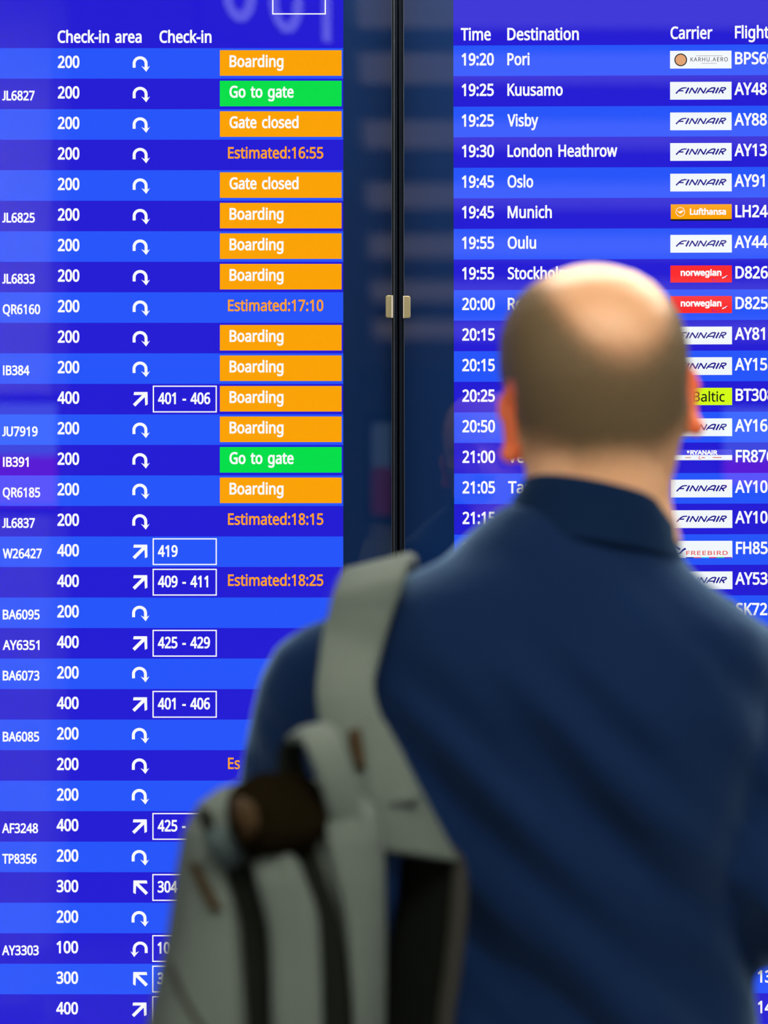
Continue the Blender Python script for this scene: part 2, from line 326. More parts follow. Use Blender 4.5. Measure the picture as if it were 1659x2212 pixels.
# ------------------------------------------------------------------ lettering
GLYPHS = {}
for line in """  260 
- 216 27,154,27,206,189,206,189,154
. 180 89,-9,74,-7,60,1,51,15,48,36,51,57,60,71,74,79,89,81,106,79,119,71,129,57,132,36,129,15,119,1,106,-7
0 384 191,-7,142,1,102,22,72,59,50,108,37,169,33,240,35,290,40,334,49,373,69,422,99,458,140,480,191,487,241,480,281,458,312,422,334,373,347,313,351,240,349,191,344,147,335,108,314,59,284,23,243,1 191,44,237,56,268,92,281,130,289,180,291,240,289,300,281,349,268,388,237,424,191,437,145,424,115,388,102,349,95,300,92,240,95,180,102,131,115,93,145,56
1 384 181,0,181,335,181,381,183,418,164,400,142,381,91,339,60,379,189,480,238,480,238,0
2 384 32,0,32,49,158,176,219,240,241,268,257,296,266,324,269,355,263,390,246,415,219,431,185,436,152,433,123,424,96,409,69,390,38,430,68,452,102,470,141,482,185,486,245,478,291,452,320,412,330,359,326,322,314,288,296,256,271,224,241,190,207,155,107,56,107,54,349,54,349,0
3 384 162,-7,126,-5,92,-1,60,7,30,19,30,75,62,61,95,51,130,45,163,43,218,49,256,68,277,98,284,138,275,176,249,202,206,217,150,222,103,222,103,273,150,273,202,279,240,298,263,326,271,363,265,394,247,417,219,432,183,437,147,434,117,425,89,412,62,396,33,437,62,455,96,471,137,483,183,486,248,478,294,453,322,415,331,367,324,324,304,290,273,267,232,253,232,250,282,237,318,214,339,179,346,136,341,97,326,62,302,33,266,11,220,-2
4 384 244,0,244,109,14,109,14,159,240,482,301,482,301,162,371,162,371,109,301,109,301,0 72,162,244,162,244,313,245,372,247,419,244,419,231,392,216,367
5 384 167,-7,131,-5,97,0,67,8,42,19,42,75,69,62,101,52,135,46,167,44,215,50,253,69,277,101,285,147,278,189,257,219,219,238,165,244,122,241,83,234,54,253,72,480,312,480,312,426,122,426,111,287,142,291,185,294,231,290,270,278,302,257,335,213,346,153,341,107,325,68,299,36,263,12,219,-2
6 384 200,-7,157,-1,118,16,84,45,59,86,47,120,39,160,37,205,39,256,46,307,59,354,79,397,108,434,146,462,195,480,257,486,288,485,303,483,316,480,316,430,288,436,258,438,215,434,181,422,153,404,132,380,117,351,106,318,100,282,96,244,100,244,119,266,143,284,174,296,214,300,270,291,314,262,343,216,353,154,348,108,334,69,311,36,263,4 199,43,238,50,268,70,288,105,294,154,288,195,271,227,242,247,201,254,172,251,146,241,126,226,110,208,100,187,97,166,100,137,108,108,122,82,142,61,168,48
7 384 91,0,288,426,30,426,30,480,351,480,351,434,156,0
8 384 193,-7,146,-3,106,8,75,27,43,68,33,122,36,153,47,179,63,202,83,221,107,237,132,251,100,273,73,299,54,332,48,372,53,406,67,434,89,456,118,473,153,483,191,486,249,479,295,457,325,421,335,371,332,344,323,321,308,301,289,283,268,268,244,254,272,239,298,222,319,203,336,181,347,155,351,124,340,70,308,29,258,2 194,277,226,293,253,312,271,337,277,369,271,399,253,421,226,434,191,439,157,434,130,421,112,399,106,369,109,347,118,328,132,312,150,299 192,40,235,46,267,63,286,90,293,124,286,156,265,182,233,203,192,222,181,226,142,206,114,183,96,155,91,122,97,90,116,63,147,46
9 384 129,-7,98,-5,69,0,69,50,96,44,128,42,171,46,205,57,233,75,254,99,269,128,280,161,286,197,289,235,285,235,267,214,243,196,211,183,171,179,115,189,72,217,43,263,34,324,38,371,53,411,76,443,106,467,143,481,187,486,230,480,269,463,302,434,328,393,340,359,347,320,349,275,347,223,340,173,327,125,307,82,279,46,240,17,191,-1 184,226,214,229,240,239,261,254,276,272,286,292,289,314,287,342,278,371,264,397,244,418,218,432,187,437,149,430,119,409,99,374,92,325,98,284,115,252,143,232
: 180 89,278,74,281,60,289,51,303,48,324,51,345,60,359,74,367,89,369,106,367,119,359,129,345,132,324,129,303,119,289,106,281 89,-9,74,-7,60,1,51,15,48,36,51,57,60,71,74,79,89,81,106,79,119,71,129,57,132,36,129,15,119,1,106,-7
A 429 0,0,187,482,242,482,428,0,366,0,308,148,118,148,61,0 138,202,290,202,236,347,230,367,221,396,214,419,203,378,193,347
B 437 65,0,65,480,202,480,257,477,303,468,338,453,373,417,384,361,378,322,361,290,332,268,293,255,293,251,322,244,348,234,369,218,386,197,397,170,400,136,389,79,356,36,322,16,282,4,234,0 126,275,214,275,266,280,299,295,316,320,322,354,315,388,294,411,258,424,205,428,126,428 126,51,222,51,276,57,311,76,330,105,336,141,329,175,310,202,274,219,218,225,126,225
C 424 261,-7,215,-3,174,7,139,24,96,60,65,109,52,149,44,192,41,240,44,287,53,330,67,368,100,418,146,455,183,472,225,483,271,486,320,483,364,474,404,458,379,407,356,417,330,425,302,431,271,433,223,427,182,410,149,381,124,343,110,296,105,240,109,184,123,137,146,98,178,69,219,52,270,46,301,48,330,52,385,65,385,13,358,4,329,-2,298,-6
D 490 65,0,65,480,213,480,259,477,301,468,338,453,385,419,420,374,436,336,446,293,449,244,442,170,420,109,383,61,333,27,272,7,199,0 126,52,191,52,299,73,364,136,385,242,380,301,364,348,338,383,302,408,258,423,204,428,126,428
E 373 65,0,65,480,333,480,333,426,126,426,126,277,321,277,321,224,126,224,126,53,333,53,333,0
F 349 65,0,65,480,333,480,333,426,126,426,126,257,320,257,320,203,126,203,126,0
G 489 271,-7,224,-3,182,7,145,23,100,59,67,108,53,148,44,191,41,240,44,288,54,331,71,370,93,404,121,433,155,456,195,473,240,483,289,486,329,484,366,479,400,470,433,458,410,406,383,416,352,425,320,431,286,433,233,427,188,410,152,381,125,343,109,296,104,240,109,186,123,139,146,100,181,70,226,52,285,46,314,47,338,49,379,57,379,199,273,199,273,253,439,253,439,18,400,7,361,-1,318,-5
H 498 65,0,65,480,126,480,126,277,371,277,371,480,432,480,432,0,371,0,371,224,126,224,126,0
I 228 27,0,27,35,83,48,83,431,27,445,27,480,200,480,200,445,144,431,144,48,200,35,200,0
J 183 -3,-128,-31,-125,-52,-119,-52,-68,-30,-73,-4,-75,12,-73,28,-68,42,-59,52,-44,59,-24,62,3,62,480,122,480,122,7,114,-53,88,-95,48,-119
K 416 65,0,65,480,126,480,126,243,167,289,208,334,338,480,408,480,218,271,416,0,345,0,175,229,126,186,126,0
L 352 65,0,65,480,126,480,126,54,335,54,335,0
M 609 65,0,65,480,154,480,302,87,305,87,455,480,544,480,544,0,484,0,484,295,486,364,489,420,486,420,326,0,277,0,119,420,116,420,120,364,121,291,121,0
N 510 65,0,65,480,135,480,391,83,394,83,392,115,390,162,389,209,389,480,445,480,445,0,375,0,118,398,116,398,119,340,121,268,121,0
O 525 263,-7,216,-3,174,7,139,24,96,61,65,111,52,150,44,193,41,241,44,288,52,331,65,370,96,419,139,456,174,473,216,483,263,487,309,484,349,473,384,456,427,420,458,370,472,331,481,288,484,240,481,193,472,150,458,110,427,61,384,24,349,7,308,-3 263,46,312,51,352,69,382,98,403,137,416,184,420,240,416,297,403,344,382,382,352,411,313,428,263,434,214,428,174,411,143,382,122,344,109,297,105,240,109,184,122,137,143,98,173,69,213,51
P 406 65,0,65,480,192,480,249,475,295,463,329,443,361,398,372,338,368,300,354,264,330,233,294,208,245,192,181,187,126,187,126,0 126,238,174,238,234,244,276,261,301,290,310,336,302,376,280,405,242,422,187,428,126,428
Q 525 372,-114,279,-6,270,-7,263,-7,216,-3,174,7,139,24,96,61,65,111,52,150,44,193,41,241,44,288,52,331,65,370,96,419,139,456,174,473,216,483,263,487,309,484,349,473,384,456,427,420,458,370,472,331,481,288,484,240,480,185,468,135,448,91,421,54,386,25,344,5,459,-114 263,46,312,51,352,69,382,98,403,137,416,184,420,240,416,297,403,344,382,382,352,411,313,428,263,434,214,428,174,411,143,382,122,344,109,297,105,240,109,184,122,137,143,98,173,69,213,51
R 418 65,0,65,480,197,480,252,476,296,464,329,446,361,403,372,343,369,308,358,279,342,256,322,239,300,225,276,215,408,0,337,0,221,198,126,198,126,0 126,249,197,249,248,255,283,272,303,301,310,340,303,381,281,407,245,422,194,427,126,427
S 369 166,-7,127,-5,91,-1,60,7,34,16,34,74,61,64,94,54,131,48,169,46,216,51,249,66,270,91,277,123,274,145,267,163,253,178,232,192,203,207,164,222,110,246,72,276,48,314,40,364,45,400,60,429,83,454,114,471,151,483,193,486,231,484,266,479,297,470,326,459,307,408,281,418,253,426,223,431,192,433,153,428,124,414,107,392,101,363,104,341,111,323,125,308,144,294,171,281,206,267,245,251,278,233,303,214,322,191,333,163,337,128,326,72,291,29,256,9,215,-3
T 373 156,0,156,426,7,426,7,480,366,480,366,426,217,426,217,0
U 491 243,-7,188,-1,143,15,107,42,81,78,66,121,60,171,60,480,121,480,121,169,129,117,152,78,191,54,246,46,303,54,341,80,363,120,370,169,370,480,430,480,430,169,425,122,410,80,384,44,348,16,301,-1
V 403 171,0,0,480,63,480,171,172,189,117,201,67,214,117,232,173,339,480,403,480,232,0
W 625 135,0,8,480,71,480,146,187,160,127,169,73,179,130,194,190,279,480,341,480,429,188,445,127,455,73,465,127,479,187,553,480,616,480,488,0,427,0,334,314,323,353,314,388,310,409,303,372,287,312,196,0
Y 380 160,0,160,183,0,480,66,480,190,244,315,480,380,480,220,186,220,0
a 377 144,-7,100,0,63,19,39,52,31,100,41,148,73,183,106,200,150,210,203,215,265,217,265,238,260,277,245,301,222,314,190,318,163,316,136,310,112,301,89,291,71,335,96,347,126,357,159,364,193,366,251,359,291,337,314,300,322,245,322,0,279,0,268,51,265,51,241,25,216,7,185,-3 158,41,200,47,234,66,256,98,264,144,264,176,211,174,154,167,118,152,98,130,92,99,97,73,110,55,132,44
b 413 228,-7,189,-3,158,9,134,26,116,46,111,46,99,0,57,0,57,510,116,510,116,386,115,344,113,312,116,312,134,333,158,351,189,362,228,366,288,354,335,319,358,283,372,237,376,180,372,123,358,77,335,40,288,5 219,42,261,51,291,78,309,121,315,181,304,256,272,302,218,317,169,309,138,284,122,242,116,182,116,179,122,121,138,78,169,51
c 322 201,-7,156,-2,117,13,83,38,58,73,42,120,37,178,42,238,59,286,85,322,119,347,160,362,206,367,233,365,259,361,282,355,300,347,282,298,244,310,224,314,204,315,145,300,110,254,98,179,105,121,124,79,156,53,201,44,229,46,253,50,274,57,294,65,294,13,275,4,254,-2,230,-5
d 413 185,-7,124,5,77,40,55,76,41,123,37,179,41,236,55,283,78,319,125,355,185,367,223,363,254,351,278,334,297,314,301,314,299,339,297,367,297,510,356,510,356,0,308,0,300,48,297,48,278,27,254,9,223,-3 194,42,243,50,274,74,292,113,298,168,298,179,292,238,275,282,244,309,193,318,152,308,122,280,104,235,98,178,104,121,122,78,152,51
e 379 210,-7,162,-2,120,14,85,40,59,76,42,122,37,177,42,232,57,279,81,316,112,344,151,361,196,367,239,362,276,347,305,322,327,290,340,250,345,204,345,169,98,169,107,115,129,76,165,52,213,44,245,45,274,50,301,58,328,69,328,17,301,6,274,-1,245,-5 99,216,283,216,277,257,262,290,234,311,195,318,158,312,129,291,109,259
f 231 73,0,73,314,10,314,10,342,73,362,73,383,81,443,104,483,141,506,190,514,211,513,229,510,260,502,244,455,220,462,205,465,191,465,165,460,147,446,136,420,132,383,132,360,223,360,223,314,132,314,132,0
g 413 195,-161,145,-159,102,-151,65,-138,65,-84,103,-100,148,-109,198,-112,240,-105,271,-85,291,-53,298,-11,298,3,298,27,300,48,297,48,268,17,231,-1,185,-7,123,6,76,42,54,79,41,125,37,179,41,233,54,278,76,316,123,354,185,367,219,363,249,353,275,336,298,312,301,312,309,360,356,360,356,-6,352,-53,338,-92,317,-122,286,-144,245,-157 194,42,241,49,273,71,292,109,298,165,298,179,292,243,273,285,240,309,193,317,153,308,123,281,104,237,98,179,104,120,123,77,153,50
h 415 57,0,57,510,116,510,116,361,115,335,113,310,117,310,137,334,164,352,195,362,229,366,287,358,328,335,352,294,361,234,361,0,302,0,302,230,282,295,222,317,171,309,139,283,122,242,116,186,116,0
i 173 87,420,74,422,62,429,55,441,52,457,55,474,62,486,74,493,87,495,100,493,111,486,119,474,122,457,119,441,111,429,100,422 57,0,57,360,116,360,116,0
k 359 57,0,57,510,116,510,116,244,115,216,113,185,116,185,128,201,144,221,158,238,273,360,343,360,197,206,353,0,281,0,156,168,116,132,116,0
l 173 57,0,57,510,116,510,116,0
m 628 57,0,57,360,105,360,113,311,117,311,137,336,162,353,192,363,223,367,273,360,310,340,333,306,336,306,358,333,386,352,418,363,452,367,505,359,543,335,566,295,574,234,574,0,515,0,515,232,497,296,442,317,397,309,367,287,350,250,345,199,345,0,286,0,286,232,268,296,212,317,166,309,137,283,121,242,116,187,116,0
n 415 57,0,57,360,105,360,113,311,117,311,138,336,165,353,197,363,230,367,287,359,328,335,352,295,361,234,361,0,302,0,302,230,282,295,222,317,171,309,139,283,122,242,116,187,116,0
o 406 202,-7,157,-1,117,15,84,42,58,79,42,125,37,181,42,236,57,282,82,318,116,345,156,361,204,367,250,361,290,345,324,318,349,282,365,236,370,181,365,126,350,79,325,42,291,15,250,-1 203,42,251,52,283,80,303,123,309,181,303,238,283,281,251,308,203,317,155,308,123,281,104,238,98,181,104,123,123,80,156,52
r 277 57,0,57,360,105,360,112,294,115,294,135,322,160,345,190,361,225,367,247,366,267,363,260,308,241,312,221,313,194,309,169,298,147,280,131,256,120,226,116,192,116,0
s 322 148,-7,113,-5,83,-1,57,7,35,16,35,70,59,60,87,50,118,43,149,41,188,45,214,55,229,72,234,94,233,107,227,118,217,129,200,140,177,151,146,164,113,177,86,191,64,206,48,223,38,244,34,271,44,312,72,342,115,360,169,367,201,365,231,360,258,353,284,343,264,296,241,304,216,312,191,317,165,318,133,315,110,307,95,293,91,275,93,261,99,249,111,239,129,229,183,206,215,193,242,180,263,165,279,147,288,126,291,99,282,53,253,20,207,0
t 242 167,-7,140,-4,115,3,94,16,77,37,65,66,62,105,62,314,11,314,11,343,62,366,86,443,121,443,121,360,225,360,225,314,121,314,121,106,125,77,137,57,155,46,177,42,205,44,228,49,228,4,216,0,201,-4
u 415 184,-7,127,1,86,25,61,65,53,124,53,360,113,360,113,128,133,64,193,42,243,51,276,76,293,117,299,173,299,360,358,360,358,0,310,0,301,48,298,48,277,23,250,6,218,-3
v 341 136,0,0,360,63,360,140,148,151,115,162,80,169,52,171,52,179,81,190,116,201,148,278,360,341,360,204,0
w 528 106,1,7,361,69,361,118,169,132,110,142,61,144,61,151,89,159,125,169,158,232,361,297,361,359,158,373,108,383,62,385,62,395,108,410,169,460,361,520,361,420,1,351,1,289,203,274,258,265,299,262,299,253,258,238,203,173,1
y 343 56,-161,28,-160,7,-156,7,-109,25,-111,47,-113,75,-108,97,-95,114,-75,127,-49,146,-1,1,360,64,360,142,155,160,104,167,80,172,57,175,57,187,101,206,156,279,360,343,360,187,-50,166,-96,139,-131,103,-154""".split('\n'):
    ch, rest = line[0], line[2:]
    f = rest.split(' ')
    GLYPHS[ch] = (int(f[0]), [[tuple(map(int, (a, b))) for a, b in zip(c.split(',')[0::2], c.split(',')[1::2])] for c in f[1:] if c])
GLYPHS['I'] = (190, [[(62, 0), (62, 480), (122, 480), (122, 0)]])
_j = GLYPHS['J'][1]
_lo = min(y for c in _j for x, y in c)
GLYPHS['J'] = (215, [[(x + 62, (y - _lo) * 480 / (480 - _lo)) for x, y in c] for c in _j])
CAP = 480.0

def offset_contour(c, d):
    """move a contour along its outward normals (outer contours run clockwise)"""
    n = len(c)
    out = []
    for i in range(n):
        p, a, b = Vector(c[i]), Vector(c[i - 1]), Vector(c[(i + 1) % n])
        e0 = (p - a); e1 = (b - p)
        if e0.length < 1e-12 or e1.length < 1e-12:
            out.append(c[i]); continue
        n0 = Vector((-e0.y, e0.x)).normalized(); n1 = Vector((-e1.y, e1.x)).normalized()
        m = n0 + n1
        if m.length < 1e-6:
            out.append(c[i]); continue
        m.normalize()
        k = d / max(0.45, m.dot(n0))
        out.append((p.x + m.x * k, p.y + m.y * k))
    return out

def text_width(s, tracking=0):
    return sum(GLYPHS[c][0] + tracking for c in s) - tracking

def ink_bounds(s, tracking=0):
    x = 0; lo = 1e9; hi = -1e9
    for ch in s:
        for c in GLYPHS[ch][1]:
            for px, py in c:
                lo = min(lo, x + px); hi = max(hi, x + px)
        x += GLYPHS[ch][0] + tracking
    return lo, hi

def text_polys(s, x0, x1, base, cap, weight=0.0, shear=0.0, tracking=0, xs=None):
    """polygons (in photo pixels, y down) of a word whose ink spans x0..x1"""
    lo, hi = ink_bounds(s, tracking)
    if xs is None:
        xs = (x1 - x0 - 2 * weight) / (hi - lo)
    ys = cap / CAP
    x = 0; res = []
    for ch in s:
        adv, cs = GLYPHS[ch]
        g = []
        for c in cs:
            q = [(x0 + weight + (x + px - lo) * xs + shear * py * ys, py * ys) for px, py in c]
            g.append(offset_contour(q, weight) if weight else q)
        res.append([[(px, base - py) for px, py in c] for c in g])
        x += adv + tracking
    return res

class Plane:
    """the flat face of one display: photo pixel -> local coordinates of its root"""
    def __init__(s, root_x, yaw, roll):
        s.x, s.yaw, s.roll = root_x, yaw, roll
        s.mw = Matrix.Translation((root_x, 0, CAM_Z)) @ Matrix.Rotation(-yaw, 4, 'Z') @ Matrix.Rotation(roll, 4, 'Y')
        s.inv = s.mw.inverted()
    def p(s, px, py, lift=0.0):
        return ((px - 829.5) * PXM - s.x, -lift, -(py - 1106) * PXM)

def flat(name, glyph_polys, plane, lift, m, parent):
    bm = bmesh.new()
    solids = []
    for g in glyph_polys:
        if not g: continue
        ar = [sum(c[i - 1][0] * c[i][1] - c[i][0] * c[i - 1][1] for i in range(len(c))) for c in g]
        big = ar[max(range(len(g)), key=lambda i: abs(ar[i]))]
        outs = [[c] for c, a in zip(g, ar) if a * big > 0]
        for c, a in zip(g, ar):
            if a * big <= 0:                        # a hole goes to the outline around it
                def inside(o):
                    x, y = c[0]; r = False
                    for i in range(len(o)):
                        (xa, ya), (xb, yb) = o[i - 1], o[i]
                        if (ya > y) != (yb > y) and x < (xb - xa) * (y - ya) / (yb - ya) + xa: r = not r
                    return r
                for o in outs:
                    if inside(o[0]): o.append(c); break
        solids += outs
    for g in solids:
        flatpts = [p for c in g for p in c]
        edges = []; n0_ = 0
        for c in g:
            edges += [(n0_ + i, n0_ + (i + 1) % len(c)) for i in range(len(c))]; n0_ += len(c)
        vco, _, fcs, _, _, _ = delaunay_2d_cdt([Vector(q) for q in flatpts], edges, [], 0, 1e-4)
        vs = [bm.verts.new(plane.p(q.x, q.y, lift)) for q in vco]
        sg = 1 if sum(g[0][i - 1][0] * g[0][i][1] - g[0][i][0] * g[0][i - 1][1] for i in range(len(g[0]))) > 0 else -1
        def filled(x, y):                           # inside by winding number
            w = 0
            for o in g:
                for i in range(len(o)):
                    (xa, ya), (xb, yb) = o[i - 1], o[i]
                    if (ya > y) != (yb > y) and x < (xb - xa) * (y - ya) / (yb - ya) + xa: w += 1 if yb > ya else -1
            return w * sg > 0
        for t in fcs:
            m_ = sum((vco[i] for i in t), Vector((0, 0))) / len(t)
            if not filled(m_.x, m_.y): continue
            try: bm.faces.new([vs[i] for i in t])
            except ValueError: pass
    me = bpy.data.meshes.new(name)
    for f in bm.faces:
        f.normal_update()
        if f.normal.y > 0: f.normal_flip()
    bm.to_mesh(me); bm.free()
    return link(name, me, m, parent)

def rect(x0, y0, x1, y1): return [[[(x0, y0), (x1, y0), (x1, y1), (x0, y1)]]]
def frame_polys(x0, y0, x1, y1, t):
    return rect(x0, y0, x1, y0 + t) + rect(x0, y1 - t, x1, y1) + rect(x0, y0 + t, x0 + t, y1 - t) + rect(x1 - t, y0 + t, x1, y1 - t)
def stroke(pts, w, w1=None):
    """polyline drawn with a pen of width w (tapering to w1)"""
    w1 = w if w1 is None else w1
    L, R = [], []
    n = len(pts)
    for i in range(n):
        p = Vector(pts[i]); a = Vector(pts[max(i - 1, 0)]); b = Vector(pts[min(i + 1, n - 1)])
        d0 = (p - a).normalized() if i else (b - p).normalized()
        d1 = (b - p).normalized() if i < n - 1 else d0
        t = (d0 + d1).normalized()
        nn = Vector((-t.y, t.x))
        k = (w + (w1 - w) * i / max(1, n - 1)) / 2 / max(0.5, nn.dot(Vector((-d0.y, d0.x))))
        L.append(tuple(p + nn * k)); R.append(tuple(p - nn * k))
    return [[L + R[::-1]]]
def disc(cx, cy, r, ry=None, n=32):
    ry = r if ry is None else ry
    return [[[(cx + r * math.cos(2 * math.pi * i / n), cy + ry * math.sin(2 * math.pi * i / n)) for i in range(n)]]]
def ring(cx, cy, r0, r1, n=36):
    c = lambda r, s: [(cx + r * math.cos(s * 2 * math.pi * i / n), cy + r * math.sin(s * 2 * math.pi * i / n)) for i in range(n)]
    return [[c(r1, 1), c(r0, -1)]]

def arrow_polys(kind, x, T):
    """direction arrows; x = left ink edge, T = top of the row"""
    if kind == 'u':          # turn to the right and back
        arc = [(x + 3.3, T + 42.5), (x + 3.3, T + 32)]
        cx, r = x + 16.2, 12.9
        for i in range(1, 14):
            a = math.pi - math.pi * i / 14
            arc.append((cx + r * math.cos(a), T + 33.2 - r * 0.95 * math.sin(a)))
        arc += [(x + 29.1, T + 34), (x + 29.1, T + 45)]
        return stroke(arc, 6.4) + [[[(x + 18.6, T + 38.6), (x + 26.5, T + 42.5), (x + 31.5, T + 42.5), (x + 37.6, T + 38.6), (x + 29.3, T + 51.2)]]]
    if kind == 'U':          # mirrored turn
        return [[[(2 * (x + 18.8) - px, py) for px, py in reversed(c)] for c in g] for g in arrow_polys('u', x, T)]
    if kind == 'ne':
        return stroke([(x + 4.2, T + 46.5), (x + 30.5, T + 20.5)], 7.2) + \
            [[[(x + 4.4, T + 17.6), (x + 33.2, T + 17.6), (x + 33.2, T + 24.0), (x + 3.2, T + 24.2)]]] + \
            [[[(x + 26.9, T + 18.4), (x + 33.4, T + 18.4), (x + 33.8, T + 44.4), (x + 28.4, T + 47.0)]]]
    if kind == 'nw':
        return [[[(2 * (x + 18.2) - px, py) for px, py in reversed(c)] for c in g] for g in arrow_polys('ne', x, T)]

# ------------------------------------------------------------------ the setting
structure(box('floor', -7, 7, -37, 0.6, -0.2, 0.0, M['floor']))
structure(box('wall_back', -7, 7, 0.16, 0.36, 0.0, 3.6, M['wall']))
structure(box('wall_front', -7, 7, -36.7, -36.5, 0.0, 3.66, M['far_wall']))
bm = bmesh.new()
add_box(bm, -7, 7, -36.7, 0.16, 3.66, 3.8)
y = -36.3
while y < 0:
    add_box(bm, -7, 7, y, y + 0.16, 3.45, 3.66)
    y += 0.42
structure(obj('ceiling', bm, M['ceiling']))

# ------------------------------------------------------------------ the two flight boards
TOP_PX, BOT_PX = -170.0, 2392.0

def latch(P, px0, px1, py0, py1, y0, y1, round_left, m, parent):
    """a small plate with two rounded outer corners and a softened front edge"""
    x0, x1 = P(px0, 0)[0], P(px1, 0)[0]; z1, z0 = P(0, py0)[2], P(0, py1)[2]
    def outline(inset):
        r = 0.0030 - inset; a0, a1, b0, b1 = x0 + inset, x1 - inset, z0 + inset, z1 - inset
        arc = lambda cx, cz, s: [(cx + r * math.cos(math.radians(a)), cz + r * math.sin(math.radians(a))) for a in range(s, s + 91, 15)]
        if round_left:
            return [(a1, b0), (a1, b1)] + arc(a0 + r, b1 - r, 90) + arc(a0 + r, b0 + r, 180)
        return [(a0, b1), (a0, b0)] + arc(a1 - r, b0 + r, 270) + arc(a1 - r, b1 - r, 0)
    bm = bmesh.new()
    rings = [[bm.verts.new((x, y, z)) for x, z in outline(i)] for y, i in ((y1, 0), (y0 + .0008, 0), (y0 + .0003, .0003), (y0, .0009))]
    bridge(bm, rings)
    return obj('latch_plate', bm, m, parent)

def board(name, label, x_left, x_right, edge_in, edge_out, plane, T0, pitch, nrows, first_light=True, side=1):
    """side=+1: the door seam is on the board's right, -1: on its left"""
    root = empty(name, (plane.x, 0, CAM_Z), label, 'screen', 'flight boards on the wall')
    root.rotation_euler = (0, plane.roll, -plane.yaw)
    P = plane.p
    xl, _, zt = P(x_left, TOP_PX); xr, _, zb = P(x_right, BOT_PX)
    oe = P(edge_in, 0)[0]
    ol = xl - 0.07 if side > 0 else P(edge_out, 0)[0]
    orr = P(edge_out, 0)[0] if side > 0 else xr + 0.07
    # housing box behind, navy surround around the picture
    box('housing', ol, orr, 0.012, 0.155, zb - 0.10, zt + 0.10, M['housing'], root)
    bm = bmesh.new()
    if side > 0:
        add_box(bm, xr, orr, 0.0, 0.012, zb - 0.10, zt + 0.10)
        add_box(bm, ol, xl, 0.0, 0.012, zb - 0.10, zt + 0.10)
    else:
        add_box(bm, ol, xl, 0.0, 0.012, zb - 0.10, zt + 0.10)
        add_box(bm, xr, orr, 0.0, 0.012, zb - 0.10, zt + 0.10)
    add_box(bm, xl, xr, 0.0, 0.012, zt, zt + 0.10)
    add_box(bm, xl, xr, 0.0, 0.012, zb - 0.10, zb)
    obj('surround', bm, M['bezel'], root)
    bm = bmesh.new(); add_box(bm, xl, xr, 0.002, 0.012, zb, zt)
    obj('display_panel', bm, M['row_dark'], root)
    rows = []
    for k in range(nrows):
        T = T0 + pitch * k
        b = flat('flight_row', rect(x_left, T, x_right, T + pitch), plane, 0.0, M['row_light'] if k % 2 == 0 else M['row_dark'], root)
        b['label'] = 'bright blue row' if k % 2 == 0 else 'dark blue row'
        rows.append((b, T))
    return root, rows, (ol, orr, zb, zt)

def door_parts(root, ext, plane, side, gap_px0, gap_px1):
    """glass door over the board with its dark edge profile and a small latch plate"""
    ol, orr, zb, zt = ext
    P = plane.p
    if side > 0:
        g0, g1 = ol, P(846.0, 0)[0]
    else:
        g0, g1 = P(874.5, 0)[0], orr
    pane = box('glass_door', 0, g1 - g0, 0, 0.004, zb - 0.10, zt + 0.10, M['glass'], root)
    pane.location = (g0, -0.030, 0)
    if side < 0: pane.rotation_euler = (0, 0, plane.yaw)          # this door hangs parallel to its neighbour
    def strip(nm, a, b, y0, y1, m):
        box(nm, P(a, 0)[0], P(b, 0)[0], y0, y1, zb - 0.10, zt + 0.10, m, root)
    if side > 0:
        strip('glass_edge', 846.0, 847.2, -0.0315, -0.026, M['edge_metal'])
        strip('door_edge', 847.2, 850.3, -0.029, 0.0, M['black_trim'])
        strip('door_edge', 850.3, 851.7, -0.0325, 0.0, M['bright_edge'])
        strip('door_edge', 851.7, 857.8, -0.028, 0.0, M['housing'])
        l = latch(P, 833.0, 848.6, 642.0, 690.5, -0.0362, -0.0305, True, M['brass'], root)
        box('latch_lip', P(845.2, 0)[0], P(848.8, 0)[0], -0.0372, -0.0360, P(0, 690)[2], P(0, 642.5)[2], M['steel'], l)
    else:
        strip('glass_edge', 873.2, 874.5, -0.0315, -0.026, M['edge_metal'])
        strip('door_edge', 870.0, 873.2, -0.029, 0.0, M['black_trim'])
        strip('door_edge', 863.6, 870.0, -0.028, 0.0, M['housing'])
        l = latch(P, 872.2, 887.8, 643.0, 691.0, -0.0362, -0.0305, False, M['brass'], root)
        box('latch_lip', P(872.0, 0)[0], P(873.8, 0)[0], -0.0372, -0.0360, P(0, 690.5)[2], P(0, 643.5)[2], M['steel'], l)

